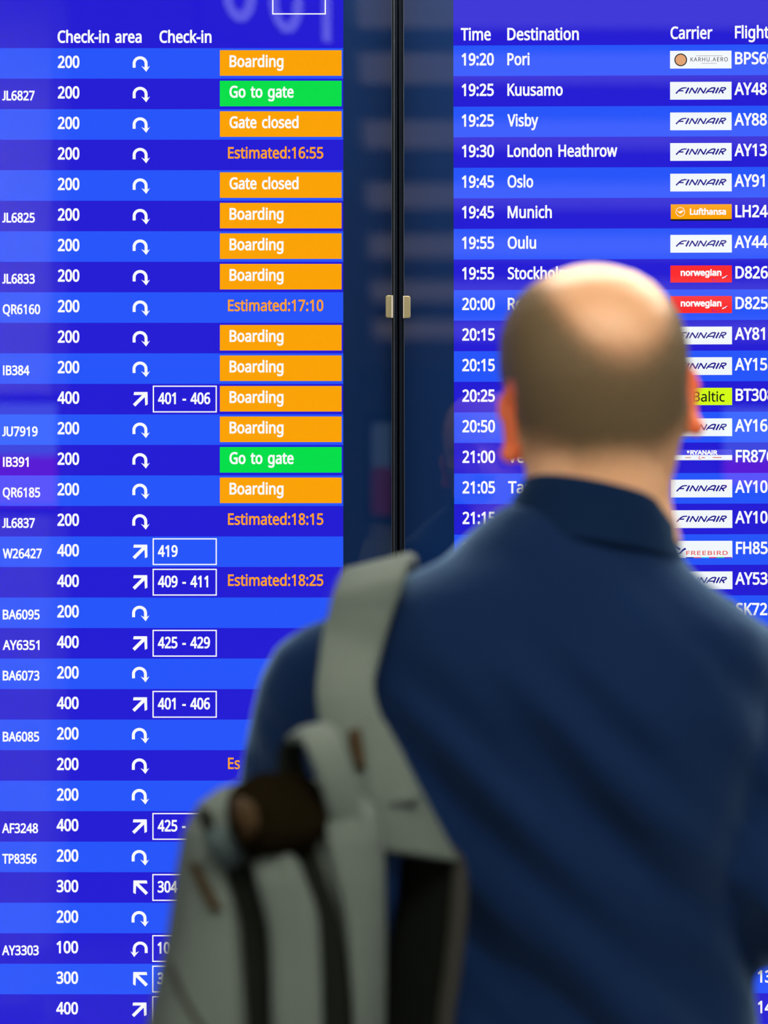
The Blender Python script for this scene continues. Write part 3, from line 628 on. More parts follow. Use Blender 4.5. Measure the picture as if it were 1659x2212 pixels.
# ---- left board
PL = Plane(WX(742), 0.0, 0.0)
LT0, LP = 104.0, 65.93
left, lrows, lext = board('flight_board', 'blue flight screen with orange and green status boxes, arrows and check-in areas',
                          -700, 741.5, 742, 857.8, PL, LT0, LP, 34, side=1)
hd = flat('heading_text', text_polys('Check-in area', 124.5, 306, 92, 25, 0.9), PL, 0.0008, M['white'], left)
flat('heading_text', text_polys('Check-in', 344.5, 457, 92, 25, 0.9), PL, 0.0008, M['white'], left)
flat('clock_box', frame_polys(588, -40, 704, 31.5, 2.6), PL, 0.0008, M['white'], left)
LEFT = [  # codeshare flight (text, right edge), area, arrow, check-in desks, status
    (None, '200', 'u', None, 'B'), (('JL6827', 75), '200', 'u', None, 'G'), (None, '200', 'u', None, 'C'),
    (None, '200', 'u', None, '16:55'), (None, '200', 'u', None, 'C'), (('JL6825', 75.5), '200', 'u', None, 'B'),
    (None, '200', 'u', None, 'B'), (('JL6833', 75.5), '200', 'u', None, 'B'), (('QR6160', 87), '200', 'u', None, '17:10'),
    (None, '200', 'u', None, 'B'), (('IB384', 64), '200', 'u', None, 'B'), (None, '400', 'ne', '401 - 406', 'B'),
    (('JU7919', 81.5), '200', 'u', None, 'B'), (('IB391', 62), '200', 'u', None, 'G'), (('QR6185', 87), '200', 'u', None, 'B'),
    (('JL6837', 75.5), '200', 'u', None, '18:15'), (('W26427', 90.5), '400', 'ne', '419', None),
    (None, '400', 'ne', '409 - 411', '18:25'), (('BA6095', 86), '200', 'u', None, None),
    (('AY6351', 85.5), '400', 'ne', '425 - 429', None), (('BA6073', 85.5), '200', 'u', None, None),
    (None, '400', 'ne', '401 - 406', None), (('BA6085', 85), '200', 'u', None, None), (None, '200', 'u', None, 'Es'),
    (None, '200', 'u', None, None), (('AF3248', 82.5), '400', 'ne', '425 -', None), (('TP8356', 79.5), '200', 'u', None, None),
    (None, '300', 'nw', '304', None), (None, '200', 'u', None, None), (('AY3303', 84), '100', 'U', '10', None),
    (None, '300', 'nw', '3', None), (None, '400', 'ne', '', None)]
BADGE = {'B': ('Boarding', 612.5, 'orange'), 'G': ('Go to gate', 634.5, 'green'), 'C': ('Gate closed', 645, 'orange')}
for k, (code, area, arrow, desks, status) in enumerate(LEFT):
    row, T = lrows[k]
    dx = -3.0 * k / 31.0 if k > 15 else 0.0
    dx = -3.0 * max(0, k - 8) / 23.0
    if code:
        x0 = {'J': 5, 'I': 6.5, 'Q': 6, 'W': 6, 'B': 6, 'A': 6, 'T': 5}[code[0][0]]
        if code[0] in ('AF3248', 'AY3303'): x0 = 4.5
        flat('codeshare_text', text_polys(code[0], x0, code[1], T + 46.6, 19.8, 0.75), PL, 0.0008, M['white'], row)
    flat('area_text', text_polys(area, 125 + dx if area[0] != '4' else 124.5 + dx, 171.8 + dx, T + 42.2, 24.7, 1.0), PL, 0.0008, M['white'], row)
    ax = {'u': 286.6, 'U': 284.0, 'ne': 285.8, 'nw': 287.5}[arrow] + dx * 0.9
    flat('arrow_icon', arrow_polys(arrow, ax, T), PL, 0.0008, M['white'], row)
    if desks is not None:
        flat('desk_box', frame_polys(330.3 + dx * .5, T + 3.8, 468.5, T + 61.8, 2.6), PL, 0.0008, M['white'], row)
        if desks:
            lo, hi = ink_bounds(desks)
            xs = (454.5 - 341.5 - 1.8) / (ink_bounds('401 - 406')[1] - ink_bounds('401 - 406')[0])
            flat('desk_text', text_polys(desks, 341.5 + dx * .4, 0, T + 43.0, 23.4, 0.9, xs=xs), PL, 0.0008, M['white'], row)
    if status in BADGE:
        txt, xe, c = BADGE[status]
        flat('status_box', rect(475, T + 4.6, 738, T + 59.8), PL, 0.0005, M[c], row)
        flat('status_text', text_polys(txt, 495.8, xe, T + 40.5, 24.0, 0.9), PL, 0.0011, M['white'], row)
    elif status == 'Es':
        full = ink_bounds('Estimated:18:15'); xs = (698.5 - 492.5 - 1.2) / (full[1] - full[0])
        flat('status_text', text_polys('Es', 492.5, 0, T + 40.2, 23.6, 0.6, xs=xs), PL, 0.0008, M['estimate'], row)
    elif status:
        flat('status_text', text_polys('Estimated:' + status, 492.5, 698.5, T + 40.2, 23.6, 0.7), PL, 0.0008, M['estimate'], row)
door_parts(left, lext, PL, 1, 0, 0)

# ---- right board (its door hangs very slightly turned towards the left board)
PR = Plane(WX(981), math.radians(0.7), math.radians(-0.10))
RT0, RP = 98.5, 66.03
right, rrows, rext = board('flight_board', 'blue flight screen with times, destinations and airline logos behind the bald man',
                           981, 2421, 981, 863.6, PR, RT0, RP, 34, side=-1)
flat('heading_text', text_polys('Time', 997, 1062, 87, 25.5, 0.8), PR, 0.0008, M['white'], right)
flat('heading_text', text_polys('Destination', 1097.5, 1252, 87, 25.5, 0.8), PR, 0.0008, M['white'], right)
flat('heading_text', text_polys('Carrier', 1449.5, 1540, 85.5, 25.5, 0.8), PR, 0.0008, M['white'], right)
flat('heading_text', text_polys('Flight', 1588.5, 1662, 84.5, 25.5, 0.8), PR, 0.0008, M['white'], right)

def finnair(x0, y0, x1, y1):
    """slanted wide capitals drawn with a flat pen"""
    w, h = x1 - x0, y1 - y0
    sh = 0.52 * h
    def pt(u, v): return (x0 + u * (w - sh) + sh * v, y1 - v * h)
    def S(pts, t=3.0, t1=None): return stroke([pt(u, v) for u, v in pts], t, t1)
    g = []
    g += S([(0.0, 0.0), (0.035, .62), (0.07, .90), (0.12, .97), (0.165, .97)], 3.1, 2.4) + S([(0.03, .47), (0.13, .47)], 2.8)
    g += S([(0.21, 0.0), (0.21, 1.0)], 3.6)
    for a in (0.28, 0.46):
        g += S([(a, 0.0), (a, 1.0)], 2.8) + S([(a, .96), (a + 0.125, 0.04)], 3.2) + S([(a + 0.125, 0.0), (a + 0.125, 1.0)], 2.8)
    g += S([(0.635, 0.0), (0.655, .55), (0.70, .92), (0.75, .97), (0.775, .90), (0.785, 0.0)], 2.6, 3.2) + S([(0.65, .33), (0.785, .33)], 2.8)
    g += S([(0.845, 0.0), (0.845, 1.0)], 3.6)
    g += S([(0.91, 0.0), (0.91, .97), (0.985, .97), (1.01, .80), (0.99, .55), (0.91, .45)], 2.7) + S([(0.95, .45), (1.01, 0.0)], 3.6)
    return g

def logo(row, kind, T):
    x0, x1, y0, y1 = 1448.5, 1581.0, T + 13.2, T + 51.5
    cy = (y0 + y1) / 2
    A, B, C = 0.0006, 0.0009, 0.0012
    def part(nm, polys, lift, m): return flat(nm, polys, PR, lift, M[m], row)
    if kind == 'finnair':
        part('carrier_logo', rect(x0, y0, x1, y1), A, 'logo_white')
        part('carrier_lettering', finnair(1461, cy - 6.6, 1568.5, cy + 5.9), B, 'navy_ink')
    elif kind == 'karhu':
        part('carrier_logo', rect(x0, y0 - 1, x1, y1 - 1), A, 'logo_white')
        part('carrier_emblem', disc(1471.5, cy - .5, 12), B, 'sand')
        part('emblem_ring', ring(1471.5, cy - .5, 11.4, 13.8), C, 'black_ink')
        part('carrier_lettering', text_polys('KARHU.AERO', 1492.5, 1573, cy + 2.8, 8.6, 0.1, tracking=70), B, 'black_ink')
        part('logo_rule', rect(1504, cy - 9.6, 1562, cy - 8.8) + rect(1516, cy + 6.8, 1549, cy + 7.6), B, 'grey_ink')
    elif kind == 'lufthansa':
        part('carrier_logo', rect(x0 + 1, y0, x1, y0 + 32), A, 'orange')
        part('logo_footer', rect(x0 + 1, y0 + 32, x1, y0 + 35.5), A, 'black_ink')
        part('carrier_emblem', ring(1470, y0 + 16.5, 9.0, 10.0) + [[[(1462.5, y0 + 13.5), (1468, y0 + 16.2), (1473, y0 + 13.6), (1478.5, y0 + 14.0), (1474.5, y0 + 16.4), (1470.5, y0 + 20.2), (1466.5, y0 + 18.0)]]], B, 'white')
        part('carrier_lettering', text_polys('Lufthansa', 1490.5, 1568.5, y0 + 22.2, 12.4, 0.75), B, 'white')
    elif kind == 'norwegian':
        part('carrier_logo', rect(x0, y0, x1, y1 - 1.5), A, 'red')
        part('carrier_lettering', text_polys('norwegian', 1470.5, 1558.5, y0 + 21.8, 12.6, 0.85), B, 'white')
        part('logo_swoosh', stroke([(1541, y0 + 27.5), (1538.6, y0 + 32), (1541.5, y0 + 34.2), (1547, y0 + 33.4), (1555, y0 + 30.5)], 1.5, 0.5), B, 'purple')
        part('carrier_emblem', stroke([(1560, y0 + 27.8), (1565, y0 + 25.2), (1571, y0 + 21.6)], 2.6, 0.9) + [[[(1563, y0 + 25.6), (1568.5, y0 + 22.5), (1567, y0 + 26.6)]]], C, 'white')
        part('logo_tail', stroke([(1564.5, y0 + 26.6), (1572, y0 + 23.8)], 1.6, 0.8), B, 'navy_ink')
    elif kind == 'baltic':
        part('carrier_logo', rect(x0, y0, x1, y1 - 1), A, 'lime')
        part('carrier_lettering', text_polys('airBaltic', 1462, 1565, y0 + 29.5, 21, 0.3), B, 'black_ink')
    elif kind == 'ryanair':
        part('carrier_logo', rect(x0, y0 + 1, x1, y0 + 13), A, 'ryan_blue')
        part('logo_footer', rect(x0, y0 + 13, x1, y0 + 24), A, 'logo_white')
        part('carrier_emblem', [[[(1483, y0 + 3.5), (1489, y0 + 3.2), (1488.5, y0 + 7), (1486, y0 + 10), (1484, y0 + 7.5)]]], B, 'white')
        part('carrier_lettering', text_polys('RYANAIR', 1490.5, 1549, y0 + 11.6, 8.2, 0.75), B, 'white')
        part('logo_mark', rect(1480, y0 + 17.5, 1492, y0 + 19.5), B, 'tan_ink' if 'tan_ink' in M else 'sand')
        part('logo_mark', stroke([(1511, y0 + 15), (1509, y0 + 20.5), (1513, y0 + 22)], 1.2) + rect(1515, y0 + 17.8, 1522, y0 + 19.4), B, 'crimson')
        part('logo_mark', rect(1539, y0 + 17.6, 1558, y0 + 19.2), B, 'brick')
    elif kind == 'freebird':
        part('carrier_logo', rect(x0, y0, x1, y1 - 1.5), A, 'logo_white')
        part('carrier_emblem', stroke([(1456.5, y0 + 8), (1462, y0 + 14.5), (1468.5, y0 + 18.5)], 2.0, 4.4) + stroke([(1480.5, y0 + 16.5), (1474, y0 + 20), (1469, y0 + 26), (1462, y0 + 28.6), (1457, y0 + 27.5)], 4.6, 1.2), B, 'navy_ink')
        part('carrier_lettering', text_polys('FREEBIRD', 1481.5, 1571, y0 + 30.4, 8.4, 0.25, tracking=40), B, 'brick')
        for i, c in enumerate(('navy_ink', 'brick', 'cyan', 'crimson', 'mint', 'purple')):
            part('logo_stripe', rect(1481 + 16.5 * i, y1 - 3.2, 1497.5 + 16.5 * i, y1 - 1.3), B, c)
    elif kind == 'grey':
        part('carrier_logo', rect(x0, y0, x1, y1 - 1.5), A, 'dark_grey')
        part('carrier_emblem', [[[(1563, y0 + 9), (1566, y0 + 5), (1567, y0 + 9)]], [[(1569, y0 + 12), (1575, y0 + 10), (1572, y0 + 14)]]], B, 'grey_ink')

RIGHT = [('19:20', 'Pori', 1145.5, 'karhu', 'BPS69'), ('19:25', 'Kuusamo', 1217, 'finnair', 'AY48'), ('19:25', 'Visby', 1164, 'finnair', 'AY88'),
         ('19:30', 'London Heathrow', 1334.5, 'finnair', 'AY13'), ('19:45', 'Oslo', 1153, 'finnair', 'AY91'),
         ('19:45', 'Munich', 1193, 'lufthansa', 'LH246'), ('19:55', 'Oulu', 1159, 'finnair', 'AY44'),
         ('19:55', 'Stockholm A', 1262, 'norwegian', 'D8261'), ('20:00', 'Rov', 1148, 'norwegian', 'D8252'),
         ('20:15', 'S', 1115, 'finnair', 'AY81'), ('20:15', None, 0, 'finnair', 'AY15'), ('20:25', None, 0, 'baltic', 'BT308'),
         ('20:50', None, 0, 'finnair', 'AY16'), ('21:00', 'Ve', 1132, 'ryanair', 'FR876'), ('21:05', 'Tar', 1146, 'finnair', 'AY10'),
         ('21:15', None, 0, 'finnair', 'AY10'), ('2', None, 0, 'freebird', 'FH852'), (None, None, 0, 'finnair', 'AY53'),
         (None, None, 0, 'grey', 'SK725')]
b9 = ink_bounds('19:20'); XT = (1068.5 - 999 - 1.8) / (b9[1] - b9[0])
b8 = ink_bounds('AY48'); XF = (1657 - 1587 - 1.8) / (b8[1] - b8[0])
for k in range(32):
    row, T = rrows[k]
    if k < len(RIGHT):
        tm, dest, xe, lg, fl = RIGHT[k]
        if tm: flat('time_text', text_polys(tm, 999, 0, T + 42.4, 24.9, 0.9, xs=XT), PR, 0.0008, M['white'], row)
        if dest: flat('destination_text', text_polys(dest, 1097.5, xe, T + 42.4, 24.9, 0.8), PR, 0.0008, M['white'], row)
        logo(row, lg, T + 1.0)
        flat('flight_text', text_polys(fl, 1587 if fl[0] == 'A' else 1588.5, 0, T + 42.0, 25.0, 0.9, xs=XF), PR, 0.0008, M['white'], row)
    elif k in (30, 31):
        flat('flight_text', text_polys({30: '13', 31: '14'}[k], 1634, 0, T + 42.0, 25.0, 0.9, xs=XF), PR, 0.0008, M['white'], row)
door_parts(right, rext, PR, -1, 0, 0)

# ------------------------------------------------------------------ ceiling lamps and added fill lamps
for i, (x, y, z, L, wd, k) in enumerate(LAMPS):
    lab = ['long ceiling lamp above the man, close to the screens', 'ceiling lamp above the left screen', 'added fill lamp behind the man, brightening his neck and back', 'added fill lamp brightening the pale pillar'][i]
    r = empty('ceiling_lamp', (x, y, z), lab, 'lamp', 'ceiling lamps in the hall')
    box('lamp_housing', -L / 2 - .02, L / 2 + .02, -wd / 2 - .02, wd / 2 + .02, 0.012, 0.11, M['lamp_body'], r, 0.005)
    box('diffuser', -L / 2, L / 2, -wd / 2, wd / 2, 0.0, 0.012, emit('lamp_glow', (1.0, 0.95, 0.80), LAMP_STRENGTH * k), r)

strip_glow = emit('strip_glow', (1.0, 0.86, 0.80), 0.7)
for i, (y, wd) in enumerate(STRIPS):
    r = empty('ceiling_strip_light', (3.45, y, 3.43), 'pale strip light across the hall ceiling mirrored in the right screen', 'lamp', 'strip lights mirrored in the right glass door')
    box('lamp_housing', -3.6, 3.6, -wd / 2 - .03, wd / 2 + .03, 0.012, 0.03, M['lamp_body'], r)
    box('diffuser', -3.55, 3.55, -wd / 2, wd / 2, 0.0, 0.012, strip_glow, r)

# ------------------------------------------------------------------ check-in screens across the hall (seen mirrored in the glass doors)
def mirror_point(px, py, dv):
    """where a thing stands whose mirror image shows at this pixel at virtual distance dv"""
    return ((px - 829.5) * PXM * dv / CAM_D, -(dv - CAM_D) - 0.03, CAM_Z - (py - 1106) * PXM * dv / CAM_D)
DV = 9.5
red_sign = emit('sign_red', srgb(200, 20, 70), 2.8)
pale_sign = emit('sign_pale', srgb(150, 185, 215), 2.2)
red_dim = emit('sign_red_dim', srgb(200, 20, 70), 0.8)
pale_dim = emit('sign_pale_dim', srgb(150, 185, 215), 1.0)
letter_sign = emit('sign_letters', (0.9, 0.9, 0.95), 2.0)
MON = [(125 - 445, 125, 872, 985, 1092), (803, 845, 915, 1010, 1112), (1560, 1900, 880, 990, 1050)]
for i, (pa, pb_, p0, p1, p2) in enumerate(MON):
    xa, yy, zt_ = mirror_point(pa, p0, DV); xb_, _, zm = mirror_point(pb_, p1, DV); zb_ = mirror_point(0, p2, DV)[2]
    hw = (xb_ - xa) / 2
    r = empty('check_in_monitor', ((xa + xb_) / 2, yy, 0), ['wide pale and red check-in sign mirrored at the edge of the left screen', 'narrow pale and red sign mirrored beside the door seam', 'pale and red sign mirrored at the edge of the right screen'][i],
              'monitor', 'pale and red check-in signs mirrored in the glass')
    box('monitor_frame', -hw - .02, hw + .02, -0.05, -0.004, zb_ - .03, zt_ + .03, M['black_trim'], r, 0.004)
    box('pale_band', -hw, hw, -0.004, 0.0, zm, zt_, (pale_sign, pale_dim, pale_sign)[i], r)
    box('red_band', -hw, hw, -0.004, 0.0, zb_, zm, (red_sign, red_dim, red_sign)[i], r)
    box('monitor_pole', -0.03, 0.03, -0.05, -0.01, 0.05, zb_ - .03, M['desk'], r)
    box('monitor_base', -0.25, 0.25, -0.2, 0.1, 0.0, 0.05, M['desk'], r, 0.005)
# hanging desk-number sign, seen mirrored (and so reversed) at the top of the left screen
def sign_point(px, py, off=0.0):
    """the sign hangs turned away: its right end is farther from the glass"""
    xa, ya, _ = mirror_point(440, py, 6.87); xb, yb, _ = mirror_point(745, py, 7.36)
    t = (px - 440) / 305
    return (xa + (xb - xa) * t + off * .8, ya + (yb - ya) * t + off * .6, 1.55 - (py - 1106 + 32) * PXM * 7.0 / CAM_D)
sx, sy, sz = sign_point(600, 0)
r = empty('hanging_sign', (sx, sy, sz), 'hanging white-numbered sign mirrored at the top of the left screen', 'sign')
def sign_mesh(nm, polys, off, thick, m):
    bm = bmesh.new()
    for g in polys:
        for o in g[:1]:
            a = [bm.verts.new(Vector(sign_point(x, y, off)) - Vector((sx, sy, sz))) for x, y in o]
            b_ = [bm.verts.new(Vector(sign_point(x, y, off - thick)) - Vector((sx, sy, sz))) for x, y in o]
            n = len(o)
            bm.faces.new(a); bm.faces.new(b_[::-1])
            for i in range(n): bm.faces.new((a[i], a[(i + 1) % n], b_[(i + 1) % n], b_[i]))
    return obj(nm, bm, m, r)
sign_mesh('sign_panel', rect(440, -200, 745, 62), 0, .03, M['black_trim'])
def mirrored(polys): return [[[(1200 - x, y) for x, y in c] for c in g] for g in polys]
def zero(cx):
    e = lambda k, rx, ry: (cx + rx * math.cos(2 * math.pi * k / 28), -50 + ry * math.sin(2 * math.pi * k / 28))
    return [[[e(k, 17, 50), e(k, 36, 72), e(k + 1, 36, 72), e(k + 1, 17, 50)]] for k in range(28)]
sign_mesh('sign_lettering', zero(512), .003, .002, letter_sign)
sign_mesh('sign_lettering', zero(612), .003, .002, letter_sign)
sign_mesh('sign_lettering', mirrored(stroke([(472, -98), (498, -118), (498, 20)], 19)), .003, .002, letter_sign)
for q in (470, 715):
    a = Vector(sign_point(q, -198)) - Vector((sx, sy, sz))
    box('hanger', a.x - .006, a.x + .006, a.y - .02, a.y - .008, a.z, 3.46 - sz, M['edge_metal'], r)

structure(box('pillar', -2.6, WX(112, 11.0), -7.6, -7.0, 0.0, 3.45, M['pillar']))

# ------------------------------------------------------------------ the man
DM = 2.61                                        # his distance from the camera
YM = DM - CAM_D
MAN = Vector((WX(1150, DM), YM, 0.0))
man = empty('person', MAN, 'bald man in navy jacket, seen from behind, reading the flight boards', 'person')

def rooted(o, root_loc):
    o.data.transform(Matrix.Translation(-Vector(root_loc)))
    return o

# ---- head: rings written in head space (x right, y to the face, z up from the crown), then turned
HEAD_C = W(1280, 770, DM)
HROT = Matrix.Rotation(math.radians(8), 4, 'Z') @ Matrix.Rotation(math.radians(-5.0), 4, 'Y') @ Matrix.Rotation(math.radians(-4), 4, 'X')
HM = Matrix.Translation(HEAD_C) @ HROT
HINV = HM.inverted()
TOPZ = 0.078

def head_bm():
    bm = bmesh.new()
    secs = [(0.000, .010, .010, .012, 2), (.004, .027, .035, .030, 2), (.012, .044, .056, .052, 2.1), (.0235, .0575, .070, .070, 2.15),
            (.039, .0675, .080, .085, 2.2), (.055, .0735, .087, .093, 2.25), (.078, .0762, .090, .097, 2.3), (.10, .0752, .090, .095, 2.3),
            (.12, .0725, .088, .088, 2.25), (.14, .069, .088, .078, 2.2), (.16, .0655, .088, .066, 2.2), (.18, .060, .088, .058, 2.1),
            (.20, .052, .086, .040, 2.1), (.215, .040, .080, .010, 2.0), (.225, .022, .070, -.02, 2.0)]
    rows_ = []
    for z, rx, rf, rb, e in secs:
        cy = 0.0 if z < .19 else 0.01 * (z - .19) / .035
        rows_.append((0, cy, TOPZ - z, rx, rf, max(rb, 0.004), e))
    add_loft(bm, rows_, 48)
    # nose, brow, lips, chin
    add_tube(bm, [(0, .086, -.020, .009), (0, .098, -.040, .010), (0, .106, -.056, .0125), (0, .096, -.064, .010)], 14)
    for s in (-1, 1):
        add_tube(bm, [(s * .010, .098, -.060, .007), (s * .014, .092, -.060, .008)], 10)
        add_tube(bm, [(s * .010, .086, -.006, .008), (s * .032, .081, -.003, .009), (s * .052, .066, -.010, .007)], 12)
        add_tube(bm, [(s * .030, .066, -.046, .017), (s * .052, .050, -.046, .016)], 12)
    add_tube(bm, [(-.022, .081, -.086, .004), (0, .090, -.084, .0065), (.022, .081, -.086, .004)], 10)
    add_tube(bm, [(-.020, .081, -.094, .004), (0, .089, -.094, .007), (.020, .081, -.094, .004)], 10)
    add_tube(bm, [(-.016, .076, -.128, .014), (.016, .076, -.128, .014)], 12)
    return bm

def ear_bm(s):
    """an ear: a cupped shell with a rolled rim and a lobe, standing off the head"""
    bm = bmesh.new()
    rim = []
    for i in range(15):
        a = math.radians(-100 + 265 * i / 14)
        # u runs backwards along the ear, v runs up
        u = 0.0165 * math.cos(a) + 0.003 * math.sin(a)
        v = 0.030 * math.sin(a) + (0.003 if math.sin(a) > 0 else 0)
        rim.append((u, v))
    pts = [(0.0, -u - .002, v, .0042) for u, v in rim]
    add_tube(bm, pts, 10, per=2)
    add_tube(bm, [(.000, .004, -.026, .0070), (.000, -.004, -.031, .0072), (.000, -.008, -.025, .0058)], 10)      # lobe
    # shell
    r0 = bmesh.ops.create_uvsphere(bm, u_segments=20, v_segments=12, radius=1.0)
    for v in r0['verts']:
        v.co = Vector((v.co.x * .0042 - .0035, v.co.y * .0165 - .003, v.co.z * .030 + .001))
    add_tube(bm, [(-.004, -.010, .020, .004), (-.002, -.004, .005, .0045), (-.003, .004, -.010, .0045)], 8, per=3)     # antihelix
    # mirror the offset for the left ear, flare outwards, move to the side of the head
    flare = Matrix.Rotation(math.radians(-46 if s > 0 else 32), 4, 'Z')
    for v in bm.verts:
        v.co.x *= s
    bmesh.ops.transform(bm, matrix=Matrix.Translation((.0800, -.012, -.044) if s > 0 else (-.0785, .002, -.053)) @ flare @ Matrix.Scale(.88, 4) @ Matrix.Rotation(math.radians(6), 4, 'X'), verts=bm.verts)
    return bm

def append(bm, other, m=None):
    if m is not None: bmesh.ops.transform(other, matrix=m, verts=other.verts)
    me = bpy.data.meshes.new('tmp'); other.to_mesh(me); other.free()
    bm.from_mesh(me); bpy.data.meshes.remove(me)

S = PXM * DM / CAM_D
def HX(px): return WX(px, DM)
def HZ(py): return WZ(py, DM)

def torso_secs(shrink=0.0, rows_=None):
    out = []
    for y, xl, xr, hd, yo, e in rows_:
        cx = (HX(xl) + HX(xr)) / 2; rx = (HX(xr) - HX(xl)) / 2 - shrink
        out.append((cx, YM + yo, HZ(y), rx, hd - shrink, hd - shrink, e))
    return out

TORSO = [(1085, 1098, 1434, .062, -.004, 2.1), (1118, 1048, 1440, .070, -.004, 2.1), (1161, 1000, 1455, .080, -.004, 2.1), (1204, 960, 1474, .090, -.004, 2.1),
         (1234, 895, 1496, .096, -.004, 2.15), (1276, 795, 1550, .104, -.004, 2.2), (1315, 735, 1608, .110, -.004, 2.25), (1353, 702, 1655, .116, -.004, 2.3),
         (1430, 662, 1688, .124, -.006, 2.4), (1530, 655, 1688, .130, -.008, 2.4), (1700, 665, 1655, .132, -.006, 2.4),
         (1900, 672, 1606, .130, 0, 2.4), (2080, 668, 1622, .128, .004, 2.4), (2212, 660, 1640, .132, .004, 2.4),
         (2500, 650, 1660, .134, .004, 2.4), (2700, 655, 1655, .132, .004, 2.4)]
SH_R, EL_R, WR_R = Vector((HX(1625), YM, HZ(1515))), Vector((HX(1688), YM - .045, HZ(1945))), Vector((.240, YM + .185, 1.215))
SH_L, EL_L, WR_L = Vector((HX(722), YM, HZ(1505))), Vector((HX(600), YM + .05, HZ(2000))), Vector((.055, YM + .27, 1.195))

def hand_bm(s, wrist, fwd, palm_n):
    """palm, four curled fingers of unequal length and a thumb from the side of the palm"""
    fwd = fwd.normalized(); n = (palm_n - fwd * palm_n.dot(fwd)).normalized(); side = fwd.cross(n) * s
    bm = bmesh.new()
    def pt(a, b, c): return wrist + fwd * a + side * b + n * c
    for b in (-.027, -.009, .009, .027):
        add_tube(bm, [(*pt(.0, b * .55, 0), .016), (*pt(.045, b * .9, 0), .0145), (*pt(.085, b, 0), .0120)], 10, per=3)
    for b, L in ((-.030, .078), (-.010, .088), (.010, .082), (.030, .064)):
        a0 = .088
        add_tube(bm, [(*pt(a0, b, 0), .0095), (*pt(a0 + L * .42, b * 1.1, .008), .0090), (*pt(a0 + L * .70, b * 1.12, .026), .0083), (*pt(a0 + L * .80, b * 1.1, .046), .0072)], 10, per=3)
    add_tube(bm, [(*pt(.025, -.026, .006), .014), (*pt(.055, -.050, .016), .0115), (*pt(.085, -.056, .032), .0098), (*pt(.104, -.050, .044), .0078)], 10, per=3)
    return bm

body = bmesh.new()
append(body, head_bm(), HM)
append(body, ear_bm(1), HM); append(body, ear_bm(-1), HM)
# neck
add_loft(body, [(HX(1288), YM - .006, HZ(905), .056, .045, .066, 2.1), (HX(1289), YM - .006, HZ(980), .0605, .050, .066, 2.1),
                (HX(1290), YM - .006, HZ(1030), .0620, .055, .064, 2.1), (HX(1289), YM - .004, HZ(1090), .0625, .058, .064, 2.1),
                (HX(1285), YM - .002, HZ(1180), .075, .062, .066, 2.1)], 40)
append(body, (lambda b: (add_loft(b, torso_secs(.034, TORSO[5:]), 40), b)[1])(bmesh.new()))
for sh, el, wr in ((SH_R, EL_R, WR_R), (SH_L, EL_L, WR_L)):
    add_tube(body, [(*sh, .046), (*sh.lerp(el, .33), .044), (*sh.lerp(el, .7), .040), (*el, .033), (*el.lerp(wr, .45), .034), (*el.lerp(wr, .92), .027), (*wr, .026)], 16)
append(body, hand_bm(1, WR_R + (WR_R - EL_R).normalized() * .01, Vector((-.75, .55, .05)), Vector((0, -.3, -1))))
append(body, hand_bm(-1, WR_L + (WR_L - EL_L).normalized() * .01, Vector((.75, .55, .05)), Vector((0, -.3, -1))))
HIPX = HX(1155)
for s in (-1, 1):
    add_tube(body, [(HIPX + s * .085, YM, .93, .080), (HIPX + s * .095, YM + .005, .72, .072), (HIPX + s * .10, YM + .01, .50, .050), (HIPX + s * .105, YM - .01, .32, .050), (HIPX + s * .11, YM - .015, .09, .036)], 18)
    add_tube(body, [(HIPX + s * .11, YM - .03, .055, .032), (HIPX + s * .118, YM + .06, .045, .034), (HIPX + s * .125, YM + .14, .036, .028)], 14)
body_me = remeshed(body, 0.0042, 5, 'person_body')
body_o = link('body', body_me, None, man, True)
body_me.materials.clear(); body_me.materials.append(M['skin']); body_me.materials.append(M['ear_skin'])
for p in body_me.polygons:
    q = HINV @ p.center
    if abs(q.x) > .0775 and -.095 < q.z < -.010 and q.y < .035: p.material_index = 1
    elif abs(q.x) > .072 and -.09 < q.z < -.016 and -.03 < q.y < .02: p.material_index = 1

# ---- cropped hair: a thin shell over the back and sides of the scalp, thinning out at its borders
def sst(a, b, x):
    t = max(0.0, min(1.0, (x - a) / (b - a))); return t * t * (3 - 2 * t)
def hair_density(q):
    """q in head space"""
    down = TOPZ - q.z
    bald = math.hypot((q.x - .010) / .054, down / .086) if q.y < .02 else math.hypot((q.x) / .062, down / .078)
    d = sst(0.80, 1.35, bald)
    low = .188 - .62 * max(0.0, abs(q.x) - .032) - .35 * max(0.0, q.y)     # neck hairline, rising to the ears
    d *= 1 - sst(low - .046, low, down)
    d *= 1 - sst(.030, .052, q.y)
    if abs(q.x) > .081: d = 0
    return d
hb = bmesh.new(); hb.from_mesh(body_me)
lay = hb.verts.layers.float.new('hair_density')
kill = []
for v in hb.verts:
    q = HINV @ v.co
    d = hair_density(q) if -.125 < q.z and q.length < .16 else 0.0
    v[lay] = d
for f in list(hb.faces):
    if max(v[lay] for v in f.verts) < .01 or f.material_index == 1: kill.append(f)
bmesh.ops.delete(hb, geom=kill, context='FACES')
for v in hb.verts: v.co += v.normal * (0.0006 + .0016 * v[lay])
hair_me = bpy.data.meshes.new('hair'); hb.to_mesh(hair_me); hb.free()
hm = bpy.data.materials.new('cropped_hair'); hm.use_nodes = True
nt = hm.node_tree; b = nt.nodes['Principled BSDF']
b.inputs['Base Color'].default_value = (0.135, 0.100, 0.050, 1); b.inputs['Roughness'].default_value = 0.6; b.inputs['Specular IOR Level'].default_value = 0.3
at = nt.nodes.new('ShaderNodeAttribute'); at.attribute_name = 'hair_density'
nz = nt.nodes.new('ShaderNodeTexNoise'); nz.inputs['Scale'].default_value = 900; nz.inputs['Detail'].default_value = 1
